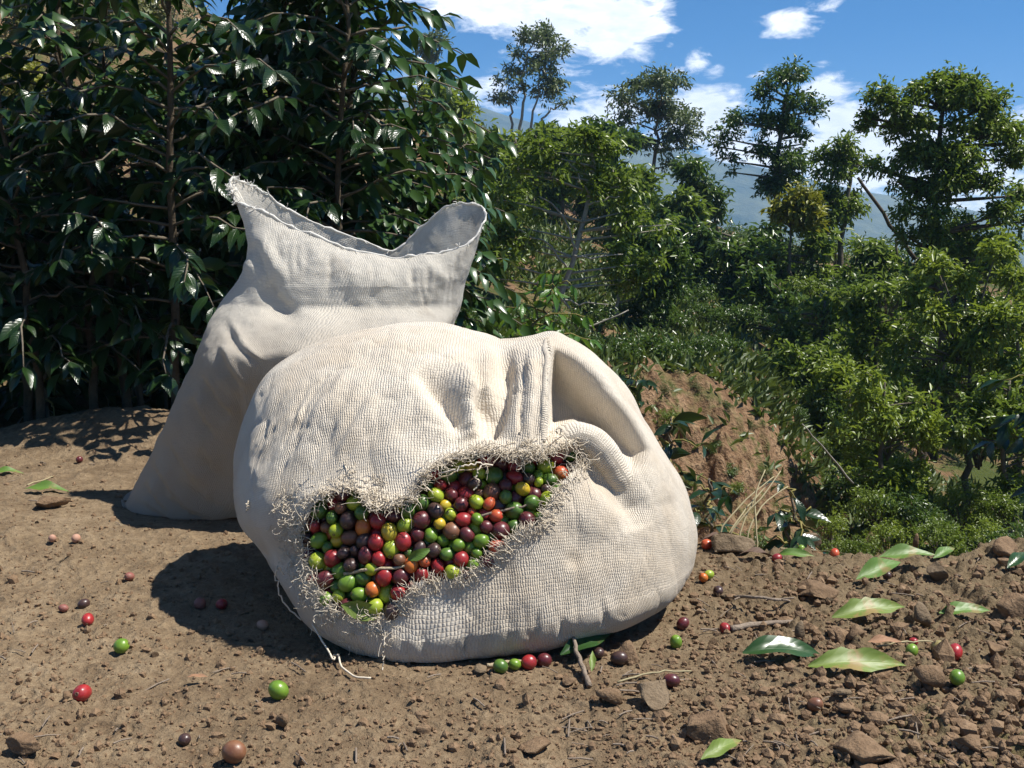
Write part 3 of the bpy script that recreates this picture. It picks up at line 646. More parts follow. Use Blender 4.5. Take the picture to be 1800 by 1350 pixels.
def tree(name, label, trunk_px, clumps_px, Y, leaf, count, mat, bark, seed, r0, group=None, extra=(), spread=0.8, limb_r=0.35, squash=0.85, stems=None):
    """trunk along picture points at depth Y, crown clumps spread in depth about it"""
    rg = np.random.default_rng(seed); s = Y / FPX
    tp = [at(px, py, Y + dy) for px, py, dy in [(q + (0,))[:3] for q in trunk_px]]
    base = np.array(tp[0]); root = empty(name, tuple(base), label, 'tree' if 'tree' in name else 'bush', group)
    trunks = [tp] if stems is None else [[at(px, py, Y + rg.normal(0, 0.05)) for px, py in st] for st in stems]
    for t in trunks:
        P = smoothline(t, 12, 0.004 * Y * 0.4, rg) - base; V, F = tube(P, np.linspace(r0, r0 * 0.3, 12), 8); mb = MB(); mb.add(V, F); obj('trunk', mb.mesh('trunk', M[bark]), root)
    cl = []
    for px, py, r in clumps_px:
        jx, jy = rg.normal(0, 0.38, 2) * r; rr = r * rg.uniform(0.7, 1.25); c = at(px + jx, py + jy, Y + rg.normal(0, spread * 0.35) * r * s * 2.2) - base; cl.append((c[0], c[1], c[2], rr * s))
        if rg.random() < 0.6: c = at(px + jx + rg.normal(0, 0.9) * r, py + jy + rg.normal(0, 0.9) * r, Y + rg.normal(0, spread * 0.35) * r * s * 2.2) - base; cl.append((c[0], c[1], c[2], rr * s * 0.5))
    allp = np.concatenate([smoothline(t, 30) for t in trunks]) - base
    wood = MB()
    for c in cl:
        e = np.array(c[:3]); low = allp[allp[:, 2] < e[2] - 0.25 * c[3]]
        src = allp if not len(low) else low
        st = src[np.argmin(np.linalg.norm(src - e, axis=1) + 0.3 * np.abs(src[:, 2] - e[2] + 1.2 * c[3]))]
        mid = st * 0.5 + e * 0.5 + np.array([0, 0, 0.08]) * c[3] + rg.normal(0, 0.12, 3) * c[3]
        P = smoothline([st, mid, e], 7); V, F = tube(P, np.linspace(r0 * limb_r, r0 * 0.12, 7), 5); wood.add(V, F)
        for _ in range(4):
            d = unit(rg.normal(0, 1, 3)); d[2] = abs(d[2]); V, F = tube(np.array([e - d * 0.2 * c[3], e + d * c[3] * 0.9]), [r0 * 0.10, r0 * 0.05], 4); wood.add(V, F)
    for pts, r in extra:
        P = smoothline([at(px, py, Y - 0.1) for px, py in pts], 8, 0.01, rg) - base; V, F = tube(P, np.linspace(r, r * 0.4, 8), 5); mb = MB(); mb.add(V, F); obj('branch', mb.mesh('branch', M[bark]), root)
    obj('limbs', wood.mesh('limbs', M[bark]), root)
    obj('crown', crown_mesh('crown', M[mat], cl, leaf, count, rg, squash), root)
    return root
def z4(l, k=0.86): return [(800 + x / 1.8, y / 1.8, r / 1.8 * k) for x, y, r in l]

def build_trees():
    tree('tree', 'slender tree with several thin stems and small tufted crown, tallest on the far ridge',
         [(925, 260), (930, 150), (938, 80)],
         z4([(270, 95, 32), (245, 130, 42), (300, 135, 36), (205, 180, 40), (260, 185, 46), (320, 180, 34), (190, 215, 30), (250, 240, 42), (300, 250, 40), (160, 285, 38), (145, 325, 28), (335, 340, 30), (285, 290, 36), (330, 225, 24)]),
         26, 0.135, 3600, 'tree_grey', 'bark_pale', 101, 0.045, spread=0.9, limb_r=0.45,
         stems=[[(912, 260), (918, 190), (922, 120), (938, 70)], [(928, 260), (936, 200), (955, 130)], [(935, 262), (958, 205), (980, 188)], [(905, 260), (898, 200), (890, 165)]])
    tree('tree', 'grey green tree with rounded leaning crown, second from left on the ridge',
         [(1130, 400), (1140, 330), (1152, 260), (1158, 190)],
         z4([(640, 265, 62), (580, 285, 52), (700, 280, 48), (545, 330, 42), (620, 330, 60), (700, 345, 50), (560, 390, 40), (640, 400, 56), (745, 380, 46), (765, 425, 36), (700, 440, 46), (610, 455, 40), (660, 500, 38), (735, 470, 30), (555, 440, 26)]),
         20, 0.105, 6400, 'tree_grey', 'bark', 102, 0.06, spread=0.9)
    tree('tree', 'dark airy tree with layered clumps of leaves left of the yellow green crown',
         [(1385, 620), (1378, 480), (1362, 340), (1375, 220), (1385, 150)],
         z4([(1055, 245, 48), (1005, 275, 46), (1095, 295, 46), (960, 325, 44), (1035, 335, 56), (1110, 350, 34), (905, 385, 40), (855, 440, 32), (830, 455, 20), (985, 410, 52), (1070, 430, 46), (1120, 435, 28), (885, 510, 30), (950, 505, 46), (1030, 530, 56), (1095, 515, 36), (1000, 590, 44), (870, 545, 20), (1060, 600, 40)]),
         14, 0.078, 8200, 'bush_dark', 'bark', 103, 0.06, spread=0.8)
    tree('tree', 'lopsided dark tree with a narrow top between the airy tree and the big right tree',
         [(1480, 640), (1478, 480), (1490, 340), (1495, 280)],
         z4([(1205, 480, 46), (1255, 475, 44), (1165, 525, 38), (1215, 545, 46), (1275, 515, 34), (1195, 620, 52), (1245, 640, 46), (1150, 640, 36), (1215, 710, 50), (1165, 720, 40)]),
         12.5, 0.082, 4600, 'tree', 'bark', 104, 0.05, spread=0.8)
    tree('tree', 'small tree with a yellow green crown in front of the airy dark tree',
         [(1395, 600), (1392, 480), (1390, 400)],
         z4([(1070, 665, 50), (1035, 695, 42), (1105, 655, 38), (1075, 720, 44), (1115, 715, 34), (1030, 655, 26)]),
         11.5, 0.10, 2000, 'tree_yellow', 'bark', 105, 0.035, spread=0.8)
    tree('tree', 'small dark tree with a drooping left crown against the hazy mountain',
         [(1275, 520), (1262, 400), (1230, 330)],
         z4([(745, 545, 38), (780, 575, 40), (725, 580, 26), (815, 605, 32), (845, 625, 26), (830, 665, 30), (760, 610, 22)]),
         16, 0.12, 1700, 'bush_dark', 'bark', 106, 0.035, spread=0.8)
    tree('tree', 'large leafy tree filling the right side, with a forked dark trunk below',
         [(1612, 930), (1616, 860), (1626, 780), (1650, 670), (1655, 550), (1640, 420), (1645, 300), (1660, 170)],
         z4([(1560, 250, 58), (1505, 270, 50), (1620, 275, 50), (1465, 320, 46), (1555, 325, 60), (1660, 330, 52), (1335, 355, 50), (1300, 405, 36), (1385, 345, 36), (1395, 420, 42), (1470, 405, 50), (1575, 405, 62), (1680, 405, 60), (1745, 425, 46), (1785, 480, 50), (1520, 485, 60), (1625, 495, 70), (1725, 510, 56), (1425, 505, 40), (1365, 540, 26), (1310, 530, 26), (1475, 575, 52), (1580, 590, 64), (1690, 590, 54), (1390, 600, 32), (1775, 590, 46), (1430, 660, 40), (1530, 680, 54), (1640, 690, 54), (1730, 670, 40), (1490, 750, 46), (1600, 770, 50), (1700, 800, 46), (1420, 740, 34), (1790, 700, 36), (1560, 840, 40), (1660, 860, 44), (1740, 830, 40), (1620, 930, 36), (1500, 880, 34), (1700, 950, 36), (1580, 1010, 30), (1780, 900, 36)]),
         8.5, 0.058, 23000, 'tree', 'bark_dark', 107, 0.055, spread=1.0, extra=[([(1628, 775), (1700, 700), (1790, 660)], 0.02), ([(1622, 800), (1585, 740), (1570, 690)], 0.018)])
    tree('tree', 'sunlit light green lower crown beside the forked trunk on the right',
         [(1690, 950), (1700, 800), (1705, 640)],
         [(1600, 520, 26), (1640, 470, 22), (1700, 500, 26), (1745, 450, 24), (1785, 490, 26), (1660, 560, 26), (1720, 560, 28), (1770, 580, 30), (1610, 600, 26), (1690, 620, 26), (1760, 650, 30), (1580, 660, 22), (1640, 680, 24), (1720, 690, 26), (1790, 720, 26)],
         7.2, 0.062, 6800, 'tree_light', 'bark', 108, 0.035, spread=1.0)
    tree('tree', 'young open tree with pale bare branches and drooping leaves behind the white sack',
         [(975, 560), (985, 520), (1011, 444), (1033, 355), (1044, 300), (1035, 250)],
         [(955, 262, 26), (1005, 240, 28), (1055, 255, 26), (925, 300, 25), (990, 300, 29), (1075, 300, 26), (1110, 335, 22), (890, 345, 25), (945, 355, 26), (1060, 360, 26), (1105, 395, 25), (885, 420, 22), (1145, 450, 26), (1085, 445, 22), (925, 430, 16), (1065, 490, 22), (1120, 500, 26), (870, 470, 22), (1160, 390, 19)],
         7.5, 0.068, 4300, 'tree', 'bark_pale', 109, 0.026, spread=0.9, limb_r=0.4, extra=[([(1009, 450), (1050, 452), (1095, 447)], 0.010), ([(1013, 440), (985, 372), (948, 345)], 0.010), ([(1033, 360), (1060, 352), (1088, 345)], 0.009), ([(1000, 475), (960, 430), (905, 400)], 0.010), ([(985, 520), (1030, 570), (1105, 545)], 0.012), ([(985, 525), (1025, 535), (1070, 535)], 0.009), ([(1036, 340), (1012, 300), (1000, 285)], 0.008)])
    tree('tree', 'small leafy tree on a thin straight trunk above the coffee terrace',
         [(1078, 585), (1085, 530), (1100, 450)],
         [(1130, 470, 34), (1090, 480, 30), (1160, 500, 32), (1120, 520, 34), (1180, 460, 26), (1150, 430, 30), (1190, 500, 26)],
         8.6, 0.075, 3400, 'bush_dark', 'bark_pale', 110, 0.022, spread=0.9)
    tree('tree', 'round bushy tree showing past the right end of the dark hedge',
         [(790, 300), (790, 240), (790, 200)],
         [(775, 165, 26), (800, 172, 26), (760, 190, 28), (818, 195, 24), (790, 200, 32), (770, 220, 28), (815, 225, 26)],
         20, 0.15, 2600, 'tree_light', 'bark', 111, 0.05, spread=0.9)
    tree('tree', 'tiny faraway tree rising above the hedge tip against blue sky',
         [(768, 180), (766, 120), (763, 60)],
         [(765, 58, 13), (756, 76, 13), (773, 84, 13), (760, 100, 10), (745, 88, 8), (778, 68, 8)],
         34, 0.19, 900, 'tree_grey', 'bark', 112, 0.05, spread=0.9)
    tree('tree', 'dry olive coloured tree on the slope in the upper left corner',
         [(95, 190), (100, 90), (108, 10)],
         [(60, 20, 40), (120, 0, 45), (170, 30, 40), (30, 70, 36), (200, -10, 40), (250, 10, 30), (20, -10, 40)],
         11, 0.10, 2600, 'olive', 'bark_pale', 113, 0.06, spread=0.9)
    tree('bush', 'yellowish bush on the slope at the left picture edge above the hedge',
         [(30, 220), (30, 170)],
         [(20, 150, 34), (50, 170, 30), (0, 180, 34), (60, 140, 20)],
         9, 0.075, 1300, 'tree_yellow', 'bark', 114, 0.02, spread=0.9)
    auto = [(1545, 470, 950, 66, 7.6, 'tree', 'medium tree in the thicket directly left of the big forked tree'), (1785, 520, 960, 62, 7.0, 'tree_light', 'light green tree at the right picture edge below the big crown'), (1665, 545, 900, 80, 10.0, 'tree', 'small tree standing behind the forked trunk on the right'), (1450, 500, 900, 72, 8.6, 'tree', 'medium tree below the lopsided dark tree'),
            (1370, 470, 820, 62, 9.6, 'bush_dark', 'dark small tree below the yellow green crown'), (1555, 640, 970, 72, 5.6, 'tree_light', 'low light green tree at the gully rim left of the forked trunk'), (1775, 640, 970, 72, 5.4, 'tree', 'low leafy tree at the right edge above the yard rim'), (1405, 600, 850, 50, 7.3, 'tree', 'small tree overhanging the right end of the bare bank'), (1490, 630, 890, 58, 6.8, 'tree_light', 'sunlit small tree right of the bare bank'),
            (1255, 430, 610, 60, 13, 'tree', 'small tree on the slope below the drooping dark tree'), (1185, 385, 600, 52, 14, 'bush_dark', 'dark small tree on the slope right of the young open tree'), (862, 330, 620, 52, 9, 'tree', 'bushy small tree close behind the right horn of the white sack'), (835, 230, 420, 42, 16, 'tree', 'bushy tree at the hedge tip on the ridge'), (905, 225, 400, 44, 18, 'tree_light', 'light bushy tree below the slender tree'), (1315, 420, 640, 52, 12, 'bush_dark', 'dark small tree between drooping tree and yellow green crown'), (1505, 420, 800, 52, 11, 'tree', 'slim tree behind the leaning bare pole'), (985, 215, 380, 46, 16, 'tree', 'bushy tree on the ridge right of the slender tree'), (1060, 225, 400, 44, 17, 'bush_dark', 'dark bushy tree on the ridge left of the grey green tree'),
            (1285, 392, 600, 58, 12.5, 'bush_dark', 'dark bushy tree whose top just hides the foot of the mountain'), (1425, 400, 700, 62, 11.6, 'tree', 'mid green tree behind the yellow green crown'), (1575, 395, 800, 62, 10.8, 'tree', 'leafy tree rising behind the foot of the leaning bare pole'), (1725, 400, 850, 64, 9.6, 'tree_light', 'light green tree right behind the forked trunk'), (1175, 345, 560, 44, 15, 'tree', 'small tree just right of the grey green tree trunk'), (1110, 300, 520, 44, 15.5, 'tree', 'mid green tree between the young open tree and the grey green tree'), (1500, 560, 860, 56, 8.2, 'tree', 'leafy tree in the middle of the thicket'), (1650, 440, 860, 56, 10.4, 'bush_dark', 'dark tree deep in the shade behind the big crown')]
    for k, (px, t, b, hw, Y, mt, lab) in enumerate(auto):
        r3 = np.random.default_rng(500 + k); n = 24; cl = []
        for _ in range(n):
            f = r3.random(); w_ = hw * (0.60 + 0.6 * math.sin(math.pi * min(1, f * 1.1 + 0.12))); cl.append((px + r3.uniform(-1, 1) * w_, t + hw * 0.3 + f * (b - t) * 0.72, hw * r3.uniform(0.16, 0.36)))
        tree('tree', lab, [(px + r3.uniform(-8, 8), b), (px + r3.uniform(-12, 12), (t + b) / 2), (px, t + hw * 0.4)], cl, Y, 0.0085 * Y ** 1.05, 4400, mt, 'bark', 600 + k, 0.0038 * Y, spread=1.1)
    # leaning bare pole by the big tree
    P = smoothline([at(1608, 455, 10), at(1560, 385, 10), at(1508, 312, 10)], 8, 0.01); V, F = tube(P, np.linspace(0.022, 0.014, 8), 6); mb = MB(); mb.add(V, F)
    tag(obj('pole', mb.mesh('pole', M['bark_dark'])), 'thin dark bare pole leaning left beside the big right tree', 'pole')
    P = smoothline([at(1500, 850, 5.2), at(1450, 790, 5.2), at(1410, 745, 5.2)], 8, 0.01); V, F = tube(P, np.linspace(0.006, 0.003, 8), 5); mb = MB(); mb.add(V, F)
    tag(obj('fallen_branch', mb.mesh('fallen_branch', M['bark_pale'])), 'thin pale bare branch slanting across the foot of the earth bank', 'branch')
build_trees()

# ------------------------------------------------------------------ bushes on the slopes, copied from a few kinds
def bush_kind(mat, bark, seed, leaf, n, flat=0.8):
    rg = np.random.default_rng(seed); cl = []
    for k in range(9):
        a = rg.uniform(0, 6.28); r = rg.uniform(0.1, 0.72); cl.append((math.cos(a) * r, math.sin(a) * r, rg.uniform(0.35, 1.25) * flat, rg.uniform(0.30, 0.48)))
    cr = crown_mesh('bush_crown', M[mat], cl, leaf, n, rg)
    w = MB()
    for c in cl:
        P = smoothline([np.array([0, 0, -0.15]) + rg.normal(0, 0.04, 3), np.array([c[0] * 0.4, c[1] * 0.4, c[2] * 0.45]), np.array(c[:3])], 6); V, F = tube(P, np.linspace(0.035, 0.012, 6), 5); w.add(V, F)
    return cr, w.mesh('bush_stems', M[bark])
KINDS = {
    'tree': [bush_kind('tree', 'bark', 200 + k, 0.125, 1500) for k in range(3)],
    'dark': [bush_kind('bush_dark', 'bark_dark', 210 + k, 0.15, 1300) for k in range(3)],
    'light': [bush_kind('tree_light', 'bark', 220 + k, 0.115, 1500) for k in range(2)],
    'olive': [bush_kind('olive', 'bark', 230 + k, 0.11, 1400) for k in range(2)],
    'row': [bush_kind('bush_dark', 'bark_dark', 240 + k, 0.24, 520, 0.9) for k in range(3)],
}
def bush(label, px, py, Y, rpx, kind, rg, group, zf=1.0):
    """px, py = foot of the bush, rpx = half width seen in the picture"""
    b = at(px, py, Y); s = rpx * Y / FPX; cr, st = KINDS[kind][int(rg.integers(len(KINDS[kind])))]
    r = empty('bush', tuple(b), label, 'bush', group); r.scale = (s, s, s * zf); r.rotation_euler = (0, 0, rg.uniform(0, 6.28))
    obj('crown', cr, r); obj('stems', st, r); return r
def build_bushes():
    rg = np.random.default_rng(5)
    # coffee rows on the terrace
    for (y0, y1, x0, x1, n, rpx, G, lab) in [(592, 612, 1000, 1290, 10, 34, 'coffee bushes on the lower terrace', 'small dark coffee bush in the row along the terrace just above the bare bank'),
                                        (540, 560, 930, 1320, 11, 32, 'coffee bushes on the upper terrace', 'dark coffee bush in the second terrace row below the young open tree'),
                                        (500, 515, 1150, 1330, 5, 28, 'coffee bushes below the ridge', 'dark bush on the slope between thin straight trunk and lopsided tree')]:
        for k in range(n):
            px = x0 + (x1 - x0) * (k + rg.uniform(0.2, 0.8)) / n; py = rg.uniform(y0, y1) + 30; h = hill_hit(px, py, 5.4)
            if h is None: continue
            bush(lab, px, py, h[1], rpx * rg.uniform(0.8, 1.25), 'row', rg, G)
    # ridge shrubs between hedge and slender tree
    for px, py, r, k in [(845, 330, 42, 'tree'), (885, 345, 36, 'olive'), (850, 280, 30, 'tree'), (900, 290, 32, 'dark'), (945, 320, 30, 'tree'), (870, 400, 40, 'tree'), (1000, 300, 26, 'tree'), (1090, 330, 26, 'tree'), (1190, 400, 36, 'olive'), (1240, 420, 30, 'olive'), (1210, 440, 40, 'dark'), (1290, 440, 36, 'dark'), (1050, 300, 26, 'dark')]:
        h = hill_hit(px, py, 9); Y = h[1] if h is not None else 24
        bush('shrub growing on the far ridge beyond the terraces', px, py, min(Y, 30), r, k, rg, 'shrubs on the far ridge')
    # thicket below the trees, middle right
    for px, py, Y, r, k in [(1350, 600, 10, 60, 'dark'), (1420, 560, 10.5, 60, 'tree'), (1500, 560, 10.5, 60, 'dark'), (1560, 560, 10, 60, 'tree'), (1320, 520, 12, 46, 'dark'), (1400, 480, 13, 50, 'dark'), (1470, 470, 13, 46, 'tree'), (1540, 480, 12, 50, 'dark'),
                            (1350, 700, 7.6, 62, 'dark'), (1420, 700, 7.8, 60, 'tree'), (1480, 660, 8.5, 60, 'light'), (1550, 680, 8.5, 60, 'tree'), (1620, 660, 9, 60, 'dark'), (1690, 700, 9, 66, 'tree'), (1770, 700, 9, 66, 'dark'), (1800, 560, 10, 60, 'tree'), (1290, 470, 15, 40, 'tree'), (1620, 560, 11, 50, 'dark')]:
        bush('bush in the thicket under the tall trees on the right', px, py, Y, r, k, rg, 'bushes in the thicket under the right trees')
    for px, py, Y, r, k in [(1500, 800, 6.6, 66, 'tree'), (1440, 760, 6.8, 56, 'dark'), (1560, 800, 7, 60, 'light'), (1380, 740, 7, 46, 'dark'), (1640, 800, 7.2, 66, 'tree'), (1720, 810, 7, 70, 'dark'), (1790, 800, 7, 60, 'tree'),
                            (1480, 900, 5.8, 60, 'dark'), (1540, 930, 5.2, 62, 'tree'), (1610, 940, 5.0, 60, 'dark'), (1690, 930, 5.4, 66, 'light'), (1770, 940, 5.2, 64, 'tree'), (1460, 960, 4.6, 50, 'light'), (1560, 985, 4.2, 60, 'light'), (1650, 985, 4.2, 60, 'tree'), (1730, 985, 4.2, 60, 'light'), (1800, 990, 4.0, 60, 'dark'), (1500, 990, 3.9, 46, 'tree'), (1330, 980, 3.6, 34, 'dark'), (1275, 975, 3.4, 30, 'tree')]:
        bush('leafy bush in the gully just past the yard edge on the right', px, py, Y, r, k, rg, 'bushes in the gully past the yard edge')
    # hill behind the hedge
    for px, py, Y, r, k in [(60, 700, 4.2, 170, 'dark'), (280, 700, 4.4, 180, 'dark'), (480, 700, 4.2, 170, 'dark'), (640, 690, 4.3, 150, 'dark'), (-60, 690, 4, 150, 'dark'), (760, 660, 4.4, 90, 'dark'), (100, 260, 9, 90, 'olive'), (260, 230, 10, 90, 'dark'), (420, 260, 11, 100, 'tree'), (600, 300, 11, 90, 'dark'), (720, 380, 9, 80, 'tree'), (780, 470, 7, 70, 'dark'), (830, 500, 7.5, 50, 'tree'), (180, 120, 14, 60, 'olive'), (20, 120, 13, 50, 'olive'), (300, 60, 17, 60, 'olive'), (640, 480, 6.5, 90, 'dark'), (480, 500, 6, 90, 'dark'), (850, 620, 5.2, 50, 'tree'), (790, 640, 4.8, 60, 'dark'), (950, 640, 5.2, 40, 'tree'), (300, 480, 6, 100, 'dark'), (100, 480, 6, 100, 'dark'), (0, 330, 8, 90, 'dark')]:
        bush('bush on the slope behind the dark coffee hedge', px, py, Y, r, k, rg, 'bushes behind the coffee hedge')
    # small growth on the bare bank
    for k, (px, py, r) in enumerate([(1180, 760, 34), (1165, 700, 24), (1250, 800, 18), (1300, 880, 26), (1230, 900, 22), (1370, 790, 20), (1210, 860, 20), (1320, 760, 16), (1275, 720, 14), (1150, 850, 22), (1340, 850, 24), (1280, 840, 20), (1410, 860, 22), (1180, 930, 30), (1380, 920, 26), (1300, 700, 18), (1220, 690, 18), (1400, 740, 22), (1440, 800, 26), (1250, 930, 26)]):
        h = hill_hit(px, py, 3.2); Y = h[1] if h is not None else 4.6
        bush('tuft of green weeds clinging to the bare earth bank', px, py, Y, r, ['tree', 'olive', 'dark'][k % 3], rg, 'weeds on the bare earth bank')
    # ground cover on the hillside: nobody could count it
    mb = MB(); n = 60000; px = rg.uniform(780, 2000, n); Y = np.exp(rg.uniform(math.log(3.2), math.log(30), n)); x = (px - CXP) / FPX * 1.009 * Y
    dens = fbm(np.stack([x, Y], -1) * 0.8, 4, 88); onbank = (px > 1120) & (px < 1440) & (Y > 4.2) & (Y < 5.7)
    keep = (dens > -0.08) & (~onbank | (rg.random(n) < 0.08)); x, Y = x[keep], Y[keep]; n = len(x)
    P = np.stack([x, Y, hill_at(x, Y) - 0.01], -1); A = np.stack([rg.normal(0, 0.6, n), rg.normal(0, 0.6, n), rg.uniform(0.3, 1.2, n)], -1); N = rg.normal(0, 0.6, (n, 3)) + [0, -0.4, 0.8]
    s = 0.030 * Y ** 0.55; bulk_leaves(mb, P, A, N, s * rg.uniform(0.7, 1.6, n), s * 0.35, rg, 0.4, 1)
    tag(obj('ground_cover', mb.mesh('ground_cover', M['cover'])), 'low green weeds and grass covering the slope beyond the yard', 'undergrowth', kind='stuff')
build_bushes()

# ------------------------------------------------------------------ sculpting helpers for the sacks
def seg_dist(px, py, line):
    """distance to a polyline and how far along it (0..1)"""
    L = np.asarray(line, float); best = np.full(px.shape, 1e9); tt = np.zeros(px.shape); side = np.zeros(px.shape); n = len(L) - 1
    for i in range(n):
        ax, ay = L[i]; bx, by = L[i + 1]; dx, dy = bx - ax, by - ay; l2 = dx * dx + dy * dy + 1e-9
        t = np.clip(((px - ax) * dx + (py - ay) * dy) / l2, 0, 1); d = np.hypot(px - ax - t * dx, py - ay - t * dy)
        m = d < best; best = np.where(m, d, best); tt = np.where(m, (i + t) / n, tt)
        side = np.where(m, np.sign((px - ax) * dy - (py - ay) * dx), side)
    return best, tt, side
def stroke(px, py, line, w, amp, w2=None, taper=0.25):
    """a fold drawn along a line: w on one side of it, w2 on the other"""
    d, t, s = seg_dist(px, py, line); ww = np.where(s > 0, w, w if w2 is None else w2)
    tp = np.clip(np.minimum(t, 1 - t) / max(taper, 1e-3), 0, 1) if taper > 0 else 1.0
    return amp * np.exp(-(d / ww) ** 2) * (tp ** 0.7 if taper > 0 else 1)
def inside(px, py, poly):
    P = np.asarray(poly, float); r = np.zeros(np.shape(px), bool); j = len(P) - 1
    for i in range(len(P)):
        c = ((P[i, 1] > py) != (P[j, 1] > py)) & (px < (P[j, 0] - P[i, 0]) * (py - P[i, 1]) / (P[j, 1] - P[i, 1] + 1e-12) + P[i, 0]); r ^= c; j = i
    return r
def poly_dist(px, py, poly):
    return seg_dist(px, py, list(poly) + [poly[0]])[0]

# ------------------------------------------------------------------ the torn sack lying in front
OUTLINE = [(405, 870), (410, 820), (425, 760), (450, 695), (480, 650), (530, 612), (590, 586), (650, 572), (720, 566), (790, 570), (850, 586), (885, 596), (930, 588), (972, 580), (1000, 592), (1040, 618), (1075, 652), (1105, 686),
           (1135, 735), (1165, 790), (1195, 840), (1215, 885), (1226, 940), (1224, 985), (1205, 1030), (1165, 1072), (1110, 1102), (1040, 1124), (960, 1146), (870, 1160), (790, 1172), (725, 1178), (660, 1166), (590, 1138), (530, 1098), (495, 1040), (470, 990), (440, 955), (415, 920)]
HOLE = [(533, 942), (540, 905), (560, 884), (595, 866), (628, 862), (645, 880), (668, 898), (700, 893), (728, 880), (742, 850), (765, 826), (800, 808), (840, 803), (880, 800), (905, 812), (932, 808), (965, 798), (985, 786), (1012, 788), (1034, 804),
        (1012, 826), (985, 850), (962, 888), (945, 925), (905, 938), (878, 962), (858, 988), (838, 1002), (800, 1018), (765, 1020), (730, 1028), (712, 1050), (690, 1074), (650, 1086), (605, 1078), (575, 1058), (556, 1030), (545, 990)]
CPX = np.array([800.0, 885.0])
def build_blob():
    bm = bmesh.new(); bmesh.ops.create_icosphere(bm, subdivisions=8, radius=1.0)
    N = np.array([v.co for v in bm.verts]); F = np.array([[v.index for v in f.verts] for f in bm.faces]); bm.free()
    # a full bag: squarish in plan, slumped, leaning back at the top
    e = 0.92; S = np.sign(N) * np.abs(N) ** e; S = S / (np.abs(S) ** 2.4).sum(1, keepdims=True) ** (1 / 2.4) * 1.0
    P = np.stack([S[:, 0] * 0.325, S[:, 1] * 0.25, np.where(S[:, 2] > 0, 0.30, 0.065) * S[:, 2]], 1)
    P[:, 1] += 0.07 * np.clip(S[:, 2], 0, 1) * sstep(0.95, -0.25, S[:, 1])
    P += np.array([-0.07, 1.28, 0.055]); P[:, 2] = np.maximum(P[:, 2], 0.0)
    px, py = proj(P); dx, dy = px - CPX[0], py - CPX[1]; an = np.arctan2(dy, dx); rr = np.hypot(dx, dy)
    nb = 360; b = ((an + math.pi) / (2 * math.pi) * nb).astype(int) % nb
    mx = np.zeros(nb); np.maximum.at(mx, b, rr); k = np.arange(-4, 5); ker = np.exp(-(k / 2.0) ** 2); ker /= ker.sum()
    mx = np.convolve(np.concatenate([mx[-8:], mx, mx[:8]]), ker, 'same')[8:-8]
    bc = (np.arange(nb) + 0.5) / nb * 2 * math.pi - math.pi
    O = smoothline(OUTLINE + OUTLINE[:3], 1600)[:-60]; oa = np.arctan2(O[:, 1] - CPX[1], O[:, 0] - CPX[0]); orr = np.hypot(O[:, 0] - CPX[0], O[:, 1] - CPX[1])
    o = np.argsort(oa); tgt = np.interp(bc, oa[o], orr[o], period=2 * math.pi)
    sc = np.interp(an, bc, tgt / mx, period=2 * math.pi)
    w = rr / np.interp(an, bc, mx, period=2 * math.pi)
    nx, ny = CPX[0] + dx * sc, CPX[1] + dy * sc
    P = at(nx, ny, P[:, 1]); P[:, 2] = np.maximum(P[:, 2], 0.001)
    return N, P, F
SB_DIR, SB_P0, SB_F = build_blob()
